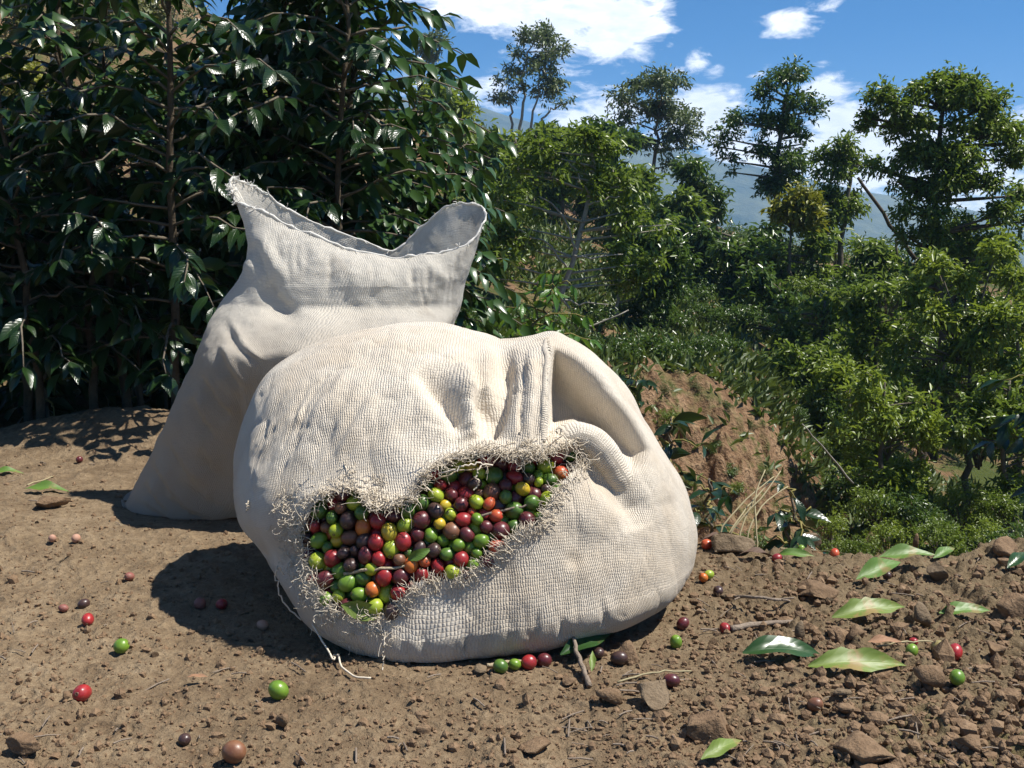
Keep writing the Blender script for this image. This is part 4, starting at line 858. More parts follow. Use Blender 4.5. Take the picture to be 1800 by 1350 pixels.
def build_torn_sack():
    D, P, F = SB_DIR, SB_P0.copy(), SB_F
    N = vnormals(P, F); px, py = proj(P); V = unit(np.array([0, 0, CAMH]) - P); facing = (N * V).sum(1); fr = sstep(0.02, 0.25, facing)
    front = facing > 0
    d = np.zeros(len(P)); S = lambda *a_, **k: stroke(px, py, *a_, **k)
    # the folded-back mouth on the right: a tall pleat, a deep fold beside it, a rolled rim
    pocket = [(962, 584), (990, 606), (1030, 642), (1072, 690), (1108, 740), (1140, 800), (1128, 838), (1100, 838), (1082, 815), (1040, 775), (1005, 752), (975, 760), (962, 770)]
    wid = [45, 45, 45, 50, 55, 50, 40, 26, 22, 22, 26, 30, 7]
    inn = inside(px, py, pocket); dR = seg_dist(px, py, pocket[:7])[0]; dB = seg_dist(px, py, pocket[6:12])[0]; dL = seg_dist(px, py, [pocket[0], pocket[12], pocket[11]])[0]
    f = sstep(0, 80, dR) * sstep(0, 22, dB) * sstep(0, 11, dL)
    dv = -0.105 * np.where(inn, f, 0)
    # the cloth left of the fold swells towards its edge, then stops short
    edge = [(962, 580), (962, 640), (960, 700), (957, 770), (950, 800)]; de, te, se = seg_dist(px, py, edge); lft = px < np.interp(py, [580, 640, 700, 770, 800], [962, 962, 960, 957, 950])
    dv = dv + np.where(lft, 0.024 * np.exp(-(de / 62) ** 2) * sstep(575, 640, py) * sstep(835, 800, py), 0)
    d += S([(985, 596), (1030, 630), (1080, 680), (1120, 745), (1155, 815), (1178, 880)], 30, 0.018, 44, taper=0.3)
    d -= S([(1000, 792), (1040, 812), (1075, 850), (1110, 892), (1122, 930)], 20, 0.020, 24)                 # hollow under it
    d += S([(1060, 838), (1095, 880), (1112, 925)], 14, 0.005, 22)
    # pleat column and the folds left of it
    d += S([(935, 620), (934, 680), (930, 730), (928, 780)], 9, 0.005, 9); d -= S([(918, 620), (915, 690), (914, 760)], 6, 0.006, 9)
    d += S([(962, 586), (960, 640), (957, 700), (955, 765)], 9, 0.006, 6, taper=0.10)
    d -= S([(893, 612), (888, 660), (880, 720), (872, 775)], 13, 0.020, 22)
    d += S([(865, 618), (858, 665), (862, 720)], 12, 0.010, 16)
    d -= S([(842, 690), (850, 730), (858, 772)], 26, 0.016, 20)
    d += S([(812, 640), (826, 690), (832, 740), (838, 770)], 9, 0.020, 30)
    d -= S([(735, 652), (765, 690), (795, 730), (818, 768)], 26, 0.020, 13)
    d += S([(700, 660), (740, 720), (775, 770)], 26, 0.004)
    d -= S([(905, 640), (903, 690), (898, 750)], 5, 0.004); d -= S([(925, 610), (921, 690), (913, 770)], 4, 0.003)
    d += S([(915, 640), (912, 700), (906, 770)], 6, 0.003)
    # left shoulder: long pulled creases
    rg = np.random.default_rng(3)
    for (x0, y0, x1, y1, w, am) in [(585, 668, 492, 800, 7, .005), (610, 690, 515, 850, 8, .006), (640, 720, 548, 845, 9, .007), (660, 745, 575, 845, 7, .005), (560, 665, 478, 760, 6, .004), (690, 730, 610, 840, 8, .004), (520, 700, 470, 820, 6, .004), (600, 640, 540, 720, 7, .004), (650, 690, 590, 780, 6, .004)]:
        mid = ((x0 + x1) / 2 + rg.uniform(-10, 10), (y0 + y1) / 2 + rg.uniform(-8, 8))
        d -= S([(x0 + 14, y0 - 25), mid, (x1 - 10, y1 + 20)], w * 0.8, am * 0.5, w * 2.4, taper=0.48); d += S([(x0 + w * 2 + 14, y0 - 20), (mid[0] + w * 2, mid[1]), (x1 + w * 2 - 10, y1 + 15)], w * 1.2, am * 0.35, taper=0.48)
    for k in range(16):
        x0 = rg.uniform(450, 600); y0 = 620 + (600 - x0) * 0.6 + rg.uniform(0, 90); L = rg.uniform(50, 120)
        d -= S([(x0, y0), (x0 - L * 0.38, y0 + L * 0.55), (x0 - L * 0.55, y0 + L)], 4, rg.uniform(0.0015, 0.003))
    # belly: short upright puckers along the bottom, a few dents
    for k in range(26):
        x0 = rg.uniform(640, 1160); b = np.interp(x0, [600, 730, 870, 1040, 1170, 1220], [1138, 1176, 1158, 1122, 1066, 1000]); h = rg.uniform(30, 95); x1 = x0 + rg.uniform(-16, 12)
        d -= S([(x0, b - 8), ((x0 + x1) / 2 + rg.uniform(-4, 4), b - h * 0.5), (x1, b - h)], rg.uniform(3, 7), rg.uniform(0.0006, 0.0018))
    for (x0, y0, w, am) in [(1008, 985, 14, .004), (1030, 965, 30, .003), (930, 1050, 45, -.003), (1120, 1000, 50, -.004), (1010, 905, 30, -.003), (760, 700, 60, -.003), (700, 800, 50, -.004), (560, 900, 40, -.003)]:
        d -= am * np.exp(-((px - x0) ** 2 + (py - y0) ** 2) / w ** 2)
    dO = poly_dist(px, py, OUTLINE); d *= fr * np.where(py < 900, 0.12 + 0.88 * sstep(4, 46, dO), 1)
    # torn lips stand a little proud of the fruit
    dh = poly_dist(px, py, HOLE); d += np.where(front, 0.009 * np.exp(-(dh / 22) ** 2) * sstep(1100, 800, py), 0)
    d += 0.007 * fbm(P * 9, 3, 5) * (0.4 + 0.6 * sstep(0.01, 0.05, P[:, 2])) + 0.0011 * fbm(P * 30, 3, 6) * (0.7 + 0.5 * sstep(1000, 1100, py))
    ridge = 1 - np.abs(fbm(P * [22, 22, 9] + 3, 3, 61)) * 2.2
    d -= 0.0016 * np.clip(ridge, 0, 1) ** 4
    Q = P + N * d[:, None] + V * (dv * fr)[:, None]; Q[:, 2] = np.maximum(Q[:, 2], -0.002)
    # cut the torn opening, ragged along its threads
    fc = P[F].mean(1); fx, fy = proj(fc); jit = 9 * fbm(fc * 70, 3, 40)
    ff = facing[F].mean(1) > 0; cut = ff & inside(fx + jit, fy + 9 * fbm(fc * 70 + 9, 3, 41), HOLE)
    F2 = F[~cut]
    th = np.arctan2(D[:, 2], -D[:, 1]); uv = np.stack([np.arcsin(np.clip(D[:, 0], -1, 1)) * 0.33, th * 0.24], 1)
    root = empty('torn_sack', (-0.07, 1.28, 0.0), 'cream woven sack slumped on its side, torn open with coffee cherries showing through', 'sack')
    o = np.array([-0.07, 1.28, 0.0])
    s = obj('cloth', make_mesh('torn_cloth', Q - o, F2, M['sack'], True, uv=uv), root)
    # the folded edge of the pleat, a soft roll of doubled cloth
    ep = []
    for yy in np.linspace(596, 778, 22):
        xx = np.interp(yy, [580, 640, 700, 770, 800], [962, 962, 960, 957, 950]) - 7; k_ = np.argmin(np.where(front, (px - xx) ** 2 + (py - yy) ** 2, 1e9)); ep.append(Q[k_] + np.array([0.0025, 0, 0]) - V[k_] * 0.0035)
    ep = np.array(ep); ep[1:-1] = (ep[:-2] + ep[1:-1] * 2 + ep[2:]) / 4; ep = smoothline(ep, 60); ew = np.concatenate([[0], np.cumsum(np.linalg.norm(np.diff(ep, axis=0), axis=1))])
    Vt, Ft = tube(ep, np.interp(np.linspace(0, 1, 60), [0, .1, .9, 1], [.002, .0042, .0045, .003]), 14, True); Vt = Vt + 0.0012 * fbm(Vt * 50, 2, 91)[:, None]
    obj('folded_edge', make_mesh('folded_edge', Vt - o, Ft, M['sack'], True, uv=np.stack([np.repeat(ew, 14), np.tile(np.arange(14) * 0.003, 60)], 1)), root)
    # the edge of the mouth rolled in on itself: one fat fold beside the tear
    def nearest(x, y):
        k_ = np.argmin(np.where(front, (px - x) ** 2 + (py - y) ** 2, 1e9)); return P[k_], N[k_]
    path = []
    for x, y, h in [(1002, 786, -0.034), (994, 770, -0.010), (1012, 764, -0.003), (1040, 778, -0.001), (1070, 804, -0.003), (1094, 830, -0.010), (1112, 860, -0.022)]:
        p_, n_ = nearest(x, y); path.append(p_ + n_ * h)
    path = smoothline(path, 60); Rr = np.interp(np.linspace(0, 1, 60), [0, .12, .3, .6, .85, 1], [0.008, 0.0135, 0.0165, 0.0175, 0.016, 0.010]); Vt, Ft = tube(path, Rr, 28, True)
    Vn = Vt + 0.006 * fbm(Vt * 22, 3, 90)[:, None] * unit(Vt - np.repeat(path, 28, 0)); la = np.concatenate([[0], np.cumsum(np.linalg.norm(np.diff(path, axis=0), axis=1))])
    obj('rolled_flap', make_mesh('rolled_flap', Vn - o, Ft, M['sack'], True, uv=np.stack([np.repeat(la, 28), np.tile(np.arange(28) * 0.0042, 60)], 1)), root)
    # frayed threads round the tear
    kd = KDTree(int((facing > -0.05).sum())); ids = np.nonzero(facing > -0.05)[0]
    for j in ids: kd.insert((px[j], py[j], 0), int(j))
    kd.balance()
    def surf(x, y):
        _, j, _ = kd.find((x, y, 0)); return Q[j], N[j]
    H = np.array(HOLE + [HOLE[0]], float); L = np.hypot(*np.diff(H, axis=0).T); cum = np.concatenate([[0], np.cumsum(L)]); ctr = np.array([760, 930.])
    mb = MB(); rg = np.random.default_rng(8)
    def strand(p0, dirv, nrm, ln, r, curl, m=8):
        pts = [p0]; v = unit(dirv); st = ln / (m - 1); bias = rg.normal(0, 1, 3)
        for q in range(m - 1):
            v = unit(v + rg.normal(0, curl, 3) + np.cross(bias, v) * curl * 0.5 + nrm * rg.normal(0.0, 0.10)); pts.append(pts[-1] + v * st)
        V_, F_ = tube(smoothline(pts, m + 4), np.linspace(r, r * 0.6, m + 4), 3, False); mb.add(V_, F_, rg.random())
    ex, ez = np.array([1.0, 0, 0]), np.array([0, 0, 1.0])
    for k in range(2700):
        c = rg.uniform(0, cum[-1]); i = min(np.searchsorted(cum, c, 'right') - 1, len(L) - 1); t = (c - cum[i]) / L[i]; e = H[i] * (1 - t) + H[i + 1] * t
        if rg.random() > 0.45 + 0.9 * (0.5 + 0.5 * float(vnoise(np.array([c * 0.035, 3.3, 1.0]), 4))): continue
        tn = (H[i + 1] - H[i]) / L[i]; nin = np.array([-tn[1], tn[0]]);
        lower = i >= 20 and e[0] > 690 ; left = e[0] < 690
        if left: back = abs(rg.normal(0, 17)) - 2 if rg.random() < .8 else rg.uniform(0, 55)
        elif lower: back = rg.uniform(3, 26)
        else: back = abs(rg.normal(0, 8)) - 2
        x, y = e - nin * back + rg.normal(0, 3, 2); p, n_ = surf(x, y)
        tx = unit(ex - n_ * (ex @ n_)); tz = unit(np.cross(tx, n_)); tz = tz if tz[2] > 0 else -tz
        dv = nin[0] * tx - nin[1] * tz
        if lower: dv = unit(dv + rg.normal(0, 0.16, 3)); ln = rg.uniform(0.008, 0.021); cu = 0.16
        else:
            a_ = rg.uniform(-1.9, 1.9); dv = unit(dv * math.cos(a_) + unit(np.cross(n_, dv)) * math.sin(a_) + n_ * rg.uniform(-0.05, 0.28)); ln = rg.uniform(0.006, 0.020) if rg.random() < 0.94 else rg.uniform(0.025, 0.045); cu = rg.choice([0.14, 0.3, 0.5, 0.8])
            if rg.random() < 0.12: dv = unit(rg.normal(0, 1, 3) + n_)
        strand(p + n_ * rg.uniform(-0.0005, 0.002), dv, n_, ln, rg.uniform(0.00024, 0.00066), cu)
    # scraps of fluff over the cloth and at the pleat end
    for k in range(260):
        x, y = rg.normal(928, 20), rg.normal(792, 10); p, n_ = surf(x, y); strand(p, np.array([rg.normal(0, .6), -0.3, -1.0]) + n_ * 0.2, n_, rg.uniform(0.006, 0.018), 0.0006, 0.5)
    for k in range(260):
        t = rg.random(); x, y = 505 + rg.normal(0, 14) + 60 * t * t, 870 + 220 * t; p, n_ = surf(x, y); strand(p, rg.normal(0, 1, 3) + n_ * 0.8 + [-.3, 0, 0], n_, rg.uniform(0.006, 0.02), 0.0006, 0.6)
    mesh = mb.mesh('frayed_threads', M['thread']); mesh.transform(Matrix.Translation(Vector(-o))); tag(obj('frayed_threads', mesh, root), kind='stuff')
    # the long loose threads
    def loose(pts, r):
        V_, F_ = tube(smoothline(pts, 26, 0.0012, rg) - o, r, 5); m_ = MB(); m_.add(V_, F_); obj('loose_thread', m_.mesh('loose_thread', M['thread']), root)
    p0, n0 = surf(548, 1098); g1 = gnd(590, 1168); g2 = gnd(615, 1192); g3 = gnd(652, 1198)
    loose([p0 + n0 * .002, at(566, 1126, p0[1] - .012), at(585, 1160, p0[1] - 0.035), g1 * [1, 1, 0] + [0, 0, .012], g2 + [0, 0, .004], g3 + [0, 0, .004]], 0.0011)
    p0, n0 = surf(676, 1110); loose([p0 + n0 * .003, at(675, 1130, p0[1] - .012), at(674, 1155, p0[1] - .012), at(672, 1180, 1.02)], 0.0007)
    p0, n0 = surf(500, 1010); loose([p0 + n0 * .003, at(488, 995, p0[1] - .01), at(485, 1020, p0[1] - .01), at(500, 1060, p0[1] - .01), at(530, 1090, p0[1] - .01)], 0.0009)
    p0, n0 = surf(770, 838); loose([p0 + n0 * .004, at(800, 826, p0[1] - .016), at(835, 815, p0[1] - .015), at(866, 818, p0[1] - .01)], 0.0010)
    p0, n0 = surf(985, 768); loose([p0 + n0 * .004, at(978, 760, p0[1] - .02), at(985, 754, p0[1] - .022), at(998, 790, p0[1] - .022), at(992, 806, p0[1] - .02)], 0.0009)
    p0, n0 = surf(845, 820); loose([p0 + n0 * .004, at(838, 835, p0[1] - .012), at(842, 850, p0[1] - .01), at(832, 862, p0[1] - .012)], 0.0009)
    p0, n0 = surf(440, 880); loose([p0 + n0 * .001, at(434, 890, p0[1] - .006), at(432, 902, p0[1] - .004)], 0.0006)
    return kd, P, N
SB_KD, SB_P, SB_N = build_torn_sack()

# ------------------------------------------------------------------ coffee cherries
CR = 0.0088
def cherry_mesh(name, mat, sx, sy, seed, seg=18, rings=12):
    rg = np.random.default_rng(seed); V = [(0, 0, -CR * 0.97)]; ph = np.linspace(0, math.pi, rings + 1)[1:-1]
    for p in ph:
        for q in range(seg):
            a = 2 * math.pi * q / seg; r = CR * math.sin(p); z = -CR * math.cos(p) * 1.06
            if p > 2.72: z -= 0.0004
            V.append((r * math.cos(a) * sx, r * math.sin(a) * sy, z))
    V.append((0, 0, CR * 1.0)); V = np.array(V); V[1:-1] *= 1 + 0.035 * fbm(V[1:-1] * 90 + seed * 3, 2, seed)[:, None]
    T = [[0, 1 + (q + 1) % seg, 1 + q] for q in range(seg)]; n = len(V); b = 1 + (rings - 2) * seg; T += [[n - 1, b + q, b + (q + 1) % seg] for q in range(seg)]
    Q = [[1 + k * seg + q, 1 + k * seg + (q + 1) % seg, 1 + (k + 1) * seg + (q + 1) % seg, 1 + (k + 1) * seg + q] for k in range(rings - 2) for q in range(seg)]
    # the little nub at the tip where the flower dropped, and the stub of the stalk
    base = len(V); nub = []
    for rr, z in ((0.0019, CR * 1.015), (0.0015, CR * 1.09), (0.0007, CR * 1.03)):
        for q in range(8): a = 2 * math.pi * q / 8; nub.append((rr * math.cos(a), rr * math.sin(a), z))
    V = np.concatenate([V, nub]); Q += [[base + k * 8 + q, base + k * 8 + (q + 1) % 8, base + (k + 1) * 8 + (q + 1) % 8, base + (k + 1) * 8 + q] for k in range(2) for q in range(8)]
    return make_mesh(name, V, [np.array(T), np.array(Q)], mat)
CM = {k: [cherry_mesh('coffee_cherry', m, *s) for s in ((0.98, 0.90, 1), (0.90, 0.84, 2), (1.03, 0.96, 3))] for k, m in CH.items()}
def rand_quat(rg):
    q = unit(rg.normal(0, 1, 4)); return Quaternion(q)
def build_cherries():
    rg = np.random.default_rng(21)
    poly = np.array(HOLE); big = CPX * 0 + poly.mean(0); grow = poly + unit(poly - [775, 935]) * 22
    x0, y0 = grow.min(0); x1, y1 = grow.max(0); P = []; 
    def local(x, y):
        co, j, _ = SB_KD.find((x, y, 0)); return SB_P[j], SB_N[j]
    pts = []
    while len(pts) < 860:
        x, y = rg.uniform(x0, x1), rg.uniform(y0, y1)
        if inside(np.array([x]), np.array([y]), grow)[0]:
            p, n = local(x, y); pts.append(p - n * rg.uniform(0.013, 0.040))
    X = np.array(pts); R = CR * np.clip(rg.normal(0.98, 0.15, len(X)), 0.66, 1.24)
    jit = np.maximum(0, rg.normal(0, 0.005, len(X)))
    def depth_push(X):
        px, py = proj(X)
        for k in range(len(X)):
            p, n = local(px[k], py[k]); top = 0.001 + 0.010 * float(sstep(890, 800, py[k])) ; h = (X[k] - p) @ n
            lim = -top - R[k] * 0.55 - jit[k]
            if h > lim: X[k] += n * (lim - h)
            elif h < -0.048: X[k] += n * (-0.048 - h) * 0.5
        return X
    for it in range(46):
        D = X[:, None] - X[None]; dist = np.linalg.norm(D, axis=2) + 1e-9; ov = np.clip((R[:, None] + R[None]) * 0.985 - dist, 0, None); np.fill_diagonal(ov, 0)
        X = X + (D / dist[..., None] * ov[..., None]).sum(1) * 0.33
        if it % 3 == 2 or it > 40: X = depth_push(X)
    # the ones nearest the eye are single cherries, the buried rest is one heap
    V = unit(np.array([0, 0, CAMH]) - X); px, py = proj(X)
    seen = np.zeros(len(X)); dirs = -V
    for k in range(len(X)):
        # how many others stand in front of it
        d = X - X[k]; al = (d * V[k]).sum(1); pr = np.linalg.norm(d - al[:, None] * V[k], axis=1); seen[k] = ((al > 0.002) * np.clip(1 - pr / (R[k] + R), 0, 1)).sum()
    ins = inside(px, py, poly + unit(poly - [775, 935]) * 5)
    order = np.argsort(seen + (~ins) * 3.0); top = order[:300]; rest = order[300:]
    kinds = ['green', 'deepgreen', 'lime', 'red', 'scarlet', 'maroon', 'dark', 'orange', 'yellow', 'brown']; prob = np.array([0.17, 0.13, 0.11, 0.15, 0.05, 0.17, 0.09, 0.05, 0.04, 0.04]); prob /= prob.sum()
    word = {'green': 'bright green unripe', 'deepgreen': 'deep green unripe', 'lime': 'yellow green half ripe', 'red': 'glossy red ripe', 'scarlet': 'light red ripe', 'maroon': 'dark maroon overripe', 'dark': 'almost black dried', 'orange': 'orange half ripe', 'yellow': 'yellow half ripe', 'brown': 'dull brown'}
    for k in top[ins[top]]:
        c = kinds[int(rg.choice(len(kinds), p=prob))]; o = obj('coffee_cherry', CM[c][int(rg.integers(3))]); o.location = X[k]; s = R[k] / CR; o.scale = (s, s, s); o.rotation_mode = 'QUATERNION'; o.rotation_quaternion = rand_quat(rg)
        tag(o, word[c] + ' coffee cherry heaped inside the torn sack', 'cherry', word[c] + ' cherries in the torn sack')
    mb = MB(); bm = bmesh.new(); bmesh.ops.create_icosphere(bm, subdivisions=2, radius=1); sv = np.array([v.co for v in bm.verts]); sf = np.array([[v.index for v in f.verts] for f in bm.faces]); bm.free()
    inn2 = inside(px, py, poly + unit(poly - [775, 935]) * -4)
    for k in rest[inn2[rest]]: mb.add(X[k] + sv * R[k], sf, rg.random())
    for k in range(500):        # deeper still, so that no gap shows the bag's inside
        x, y = rg.uniform(x0, x1), rg.uniform(y0, y1)
        if inside(np.array([x]), np.array([y]), poly)[0]:
            p, n = local(x, y); mb.add(p - n * rg.uniform(0.042, 0.055) + sv * CR, sf, rg.random())
    tag(obj('coffee_cherries', mb.mesh('coffee_cherries', CH['maroon'])), 'deep layer of dark coffee cherries under the heap in the torn sack', 'cherries', kind='stuff')
    # twigs and stalks lying on the fruit
    def lay(name, label, pts, r, mat, cat='twig'):
        q = []
        for x, y, h in pts:
            p, n = local(x, y); q.append(p + n * h)
        V_, F_ = tube(smoothline(q, 14, 0.0008, rg), np.linspace(r, r * 0.6, 14), 6); m = MB(); m.add(V_, F_); tag(obj(name, m.mesh(name, M[mat])), label, cat)
    lay('twig', 'thin grey brown twig lying on the cherries at the upper right of the tear', [(826, 911, -0.004), (880, 897, -0.002), (925, 888, -0.002), (962, 879, -0.002)], 0.0017, 'twig_grey')
    lay('twig', 'tan dry stalk lying across the cherries low in the tear', [(602, 1008, -0.004), (650, 1004, -0.002), (700, 996, -0.002), (733, 985, -0.003)], 0.0021, 'twig')
    lay('twig', 'pale straw stalk bridging the upper lip of the tear', [(762, 845, 0.002), (800, 834, 0.005), (860, 822, 0.006)], 0.0012, 'twig')
    for label, x, y, l, ang, h, mt in [('folded light green leaf caught in the bottom corner of the tear', 600, 1062, 0.055, -0.25, 0.004, 'fallen_yellow'), ('small green leaf tip among cherries at the tan stalk end', 715, 985, 0.030, 0.45, 0.000, 'fallen_green'), ('dark shrivelled leaf tucked under the left upper lip of the tear', 610, 880, 0.05, 0.2, -0.010, 'fallen_dark')]:
        p, n = local(x, y); me = leaf_mesh('leaf', M[mt], l, l * 0.42, 7, 0.4, 0.5, 0.06, int(x)); o = obj('leaf', me); ax = np.array([math.cos(ang), -0.1, math.sin(ang)])
        o.matrix_world = basis(ax, n, p + n * h, 1.0); tag(o, label, 'leaf')
build_cherries()

# ------------------------------------------------------------------ the white sack standing behind
def build_white_sack():
    LV = [(930, 262, 600, 1.775, .10), (924, 232, 640, 1.78, .145), (908, 224, 660, 1.785, .158), (872, 236, 690, 1.785, .174), (820, 264, 715, 1.775, .186), (740, 301, 745, 1.757, .198), (680, 328, 766, 1.74, .207), (630, 348, 782, 1.726, .208), (596, 361, 794, 1.718, .198), (572, 373, 801, 1.72, .164), (553, 384, 808, 1.724, .128), (538, 392, 812, 1.73, .098), (522, 402, 816, 1.73, .092), (500, 416, 819, 1.73, .092)]
    nA = 360; ang = np.linspace(0, 2 * math.pi, nA, endpoint=False); ca, sa = np.cos(ang), np.sin(ang)    # 0 = right, pi/2 = back
    rings = []
    for py, L, R, Y, b in LV:
        c = at((L + R) / 2, py, Y); hw = (R - L) / 2 * Y / FPX
        e = 0.80; X = np.sign(ca) * np.abs(ca) ** e * hw; Yy = np.sign(sa) * np.abs(sa) ** e * b
        rings.append(np.stack([c[0] + X, c[1] + Yy, np.full(nA, max(0.0, c[2]))], 1))
    # rim of the open mouth, two drooping horns
    FRONT = [(403, 330, 1.74), (410, 350, 1.73), (430, 360, 1.715), (470, 375, 1.70), (535, 406, 1.69), (600, 432, 1.685), (660, 449, 1.685), (720, 455, 1.69), (775, 446, 1.695), (820, 428, 1.70), (848, 402, 1.715), (859, 385, 1.735)]
    BACK = [(859, 378, 1.745), (845, 363, 1.765), (812, 357, 1.785), (782, 364, 1.80), (752, 386, 1.81), (722, 413, 1.815), (690, 440, 1.815), (640, 424, 1.81), (560, 394, 1.80), (500, 365, 1.79), (465, 340, 1.78), (432, 322, 1.765), (406, 313, 1.75)]
    fl = smoothline([tuple(at(*q)) for q in FRONT], nA // 2 + 1); bk = smoothline([tuple(at(*q)) for q in BACK], nA // 2 + 1)
    rim = np.zeros((nA, 3)); h = nA // 2
    rim[0] = (fl[-1] + bk[0]) / 2
    rim[1:h] = bk[1:h]; rim[h] = (bk[-1] + fl[0]) / 2; rim[h+1:] = fl[1:h]
    K = np.array(rings); t = np.arange(len(K)); nL = 150; body = []
    for q in np.linspace(0, len(K) - 1, nL):
        i = min(int(q), len(K) - 2); f = q - i; p0, p1, p2, p3 = K[max(i-1, 0)], K[i], K[i+1], K[min(i+2, len(K)-1)]
        body.append(0.5 * (2*p1 + (-p0+p2)*f + (2*p0-5*p1+4*p2-p3)*f*f + (-p0+3*p1-3*p2+p3)*f**3))
    neck = body[-1]; nF = 60; fr = np.linspace(0, 1, nF + 1)[1:]
    out = np.array([0, -1.0, 0])
    for f in fr:
        bow = 0.018 * math.sin(math.pi * f) * (-sa)[:, None] * out * -1
        horn = np.maximum(0, -ca)[:, None] ** 6 * np.array([0.03, 0, -0.005]) * math.sin(math.pi * f) 
        body.append(neck * (1 - f) + rim * f + np.where(sa[:, None] < 0, 1, 0.4) * np.array([0, -1.0, 0]) * 0.012 * math.sin(math.pi * f) * np.abs(sa)[:, None] + horn)
    G = np.array(body); nR = len(G); V = G.reshape(-1, 3)
    i = np.arange(nR - 1)[:, None] * nA; j = np.arange(nA)[None]; k = (j + 1) % nA; F = np.stack([i + j, i + k, i + nA + k, i + nA + j], -1).reshape(-1, 4)
    N = vnormals(V, F); px, py = proj(V); vw = unit(np.array([0, 0, CAMH]) - V); front = sstep(-0.05, 0.25, (N * vw).sum(1)); S = lambda *a_, **kk: stroke(px, py, *a_, **kk)
    d = 0.015 * fbm(V * 7, 3, 51) + 0.004 * fbm(V * 24, 3, 52); lev = np.repeat(np.arange(nR) / nL, nA)
    rg = np.random.default_rng(13); cr = np.zeros(len(V))
    for (x0, y0, x1, y1, w, am) in [(262, 812, 330, 900, 6, .005), (250, 850, 300, 905, 5, .004), (285, 770, 360, 870, 6, .004), (330, 700, 372, 770, 5, .003), (345, 660, 400, 740, 6, .004), (372, 600, 420, 690, 7, .004), (300, 830, 400, 900, 6, .003), (240, 880, 330, 925, 5, .003), (392, 560, 450, 640, 6, .003), (410, 690, 440, 800, 7, .003), (350, 790, 395, 850, 5, .003), (275, 865, 370, 915, 5, .003)]:
        am *= 2.0; cr -= S([(x0, y0), ((x0 + x1) / 2 - 6, (y0 + y1) / 2 + 4), (x1, y1)], w, am, w * 1.7); cr += S([(x0 + w * 2, y0), ((x0 + x1) / 2 - 6 + w * 2, (y0 + y1) / 2), (x1 + w * 2, y1)], w, am * 0.6)
    # gathered neck: fold at the left, soft tucks in the flap
    cr += S([(425, 455), (447, 470), (470, 500)], 16, 0.010); cr -= S([(445, 425), (458, 470), (480, 520), (530, 560)], 9, 0.012, 20); cr += S([(455, 400), (475, 450), (500, 500)], 12, 0.005)
    pass
    pass
    for kx in range(26):
        x0 = rg.uniform(470, 815); y0 = np.interp(x0, [470, 600, 720, 815], [385, 440, 462, 440]) + rg.uniform(0, 20); L_ = rg.uniform(30, 95); cr -= S([(x0, y0), (x0 + rg.uniform(-6, 6), y0 + L_ / 2), (x0 + rg.uniform(-14, 10), y0 + L_)], rg.uniform(2.5, 6), rg.uniform(0.0008, 0.0026))
    cr += S([(735, 455), (770, 480), (800, 500)], 12, 0.004); cr -= S([(700, 462), (690, 500), (650, 528)], 14, 0.004)
    V2 = V + N * (d + cr * front)[:, None]; 
    # frayed, rolled hem
    V2[:, 2] = np.maximum(V2[:, 2], -0.001)
    V2[-nA:] += N[-nA:] * (0.003 * fbm(V[-nA:] * 120, 2, 8))[:, None] + np.array([0, 0, 1]) * (0.0035 * fbm(V[-nA:] * 90, 3, 18))[:, None]
    b0 = V2[:nA].mean(0); V2 = np.concatenate([V2, [b0]]); T = np.stack([np.full(nA, len(V2) - 1), (np.arange(nA) + 1) % nA, np.arange(nA)], 1)
    uu = np.concatenate([np.tile(ang * 0.2, nR), [0]]); ds = np.concatenate([[0], np.cumsum(np.linalg.norm(np.diff(G[:, nA * 3 // 4], axis=0), axis=1))]); vv = np.concatenate([np.repeat(ds, nA), [0]])
    o = np.array([-0.45, 1.74, 0.0]); root = empty('white_sack', tuple(o), 'tall white woven sack standing behind the torn one, its mouth open in two drooping horns', 'sack')
    obj('cloth', make_mesh('white_cloth', V2 - o, [F, T], M['sack_white'], True, uv=np.stack([uu, vv], 1)), root)
    # hem: a rolled cord of cloth along the rim, with loose ends
    rim2 = V2[(nR - 1) * nA:nR * nA]; R2 = np.concatenate([rim2[::2], rim2[:1]]); Vt, Ft = tube(R2 - o, 0.0021 + 0.0016 * fbm(R2 * 60, 2, 9), 8, False); m = MB(); m.add(Vt, Ft)
    obj('hem', m.mesh('hem', M['thread_white']), root)
    mb = MB()
    for q in range(260):
        # most ends hang at the left horn
        jx = int(nA * 0.5 + rg.normal(0, 22)) % nA if rg.random() < 0.75 else int(rg.integers(nA)); p = rim2[jx] - o; v = unit(rg.normal(0, 1, 3) + [-.2, -.3, -.3]); ln = rg.uniform(0.004, 0.016); pts = [p]
        for z in range(4): v = unit(v + rg.normal(0, .5, 3)); pts.append(pts[-1] + v * ln / 4)
        Vt, Ft = tube(pts, 0.0006, 3, False); mb.add(Vt, Ft)
    tag(obj('frayed_threads', mb.mesh('hem_threads', M['thread_white']), root), kind='stuff')
build_white_sack()

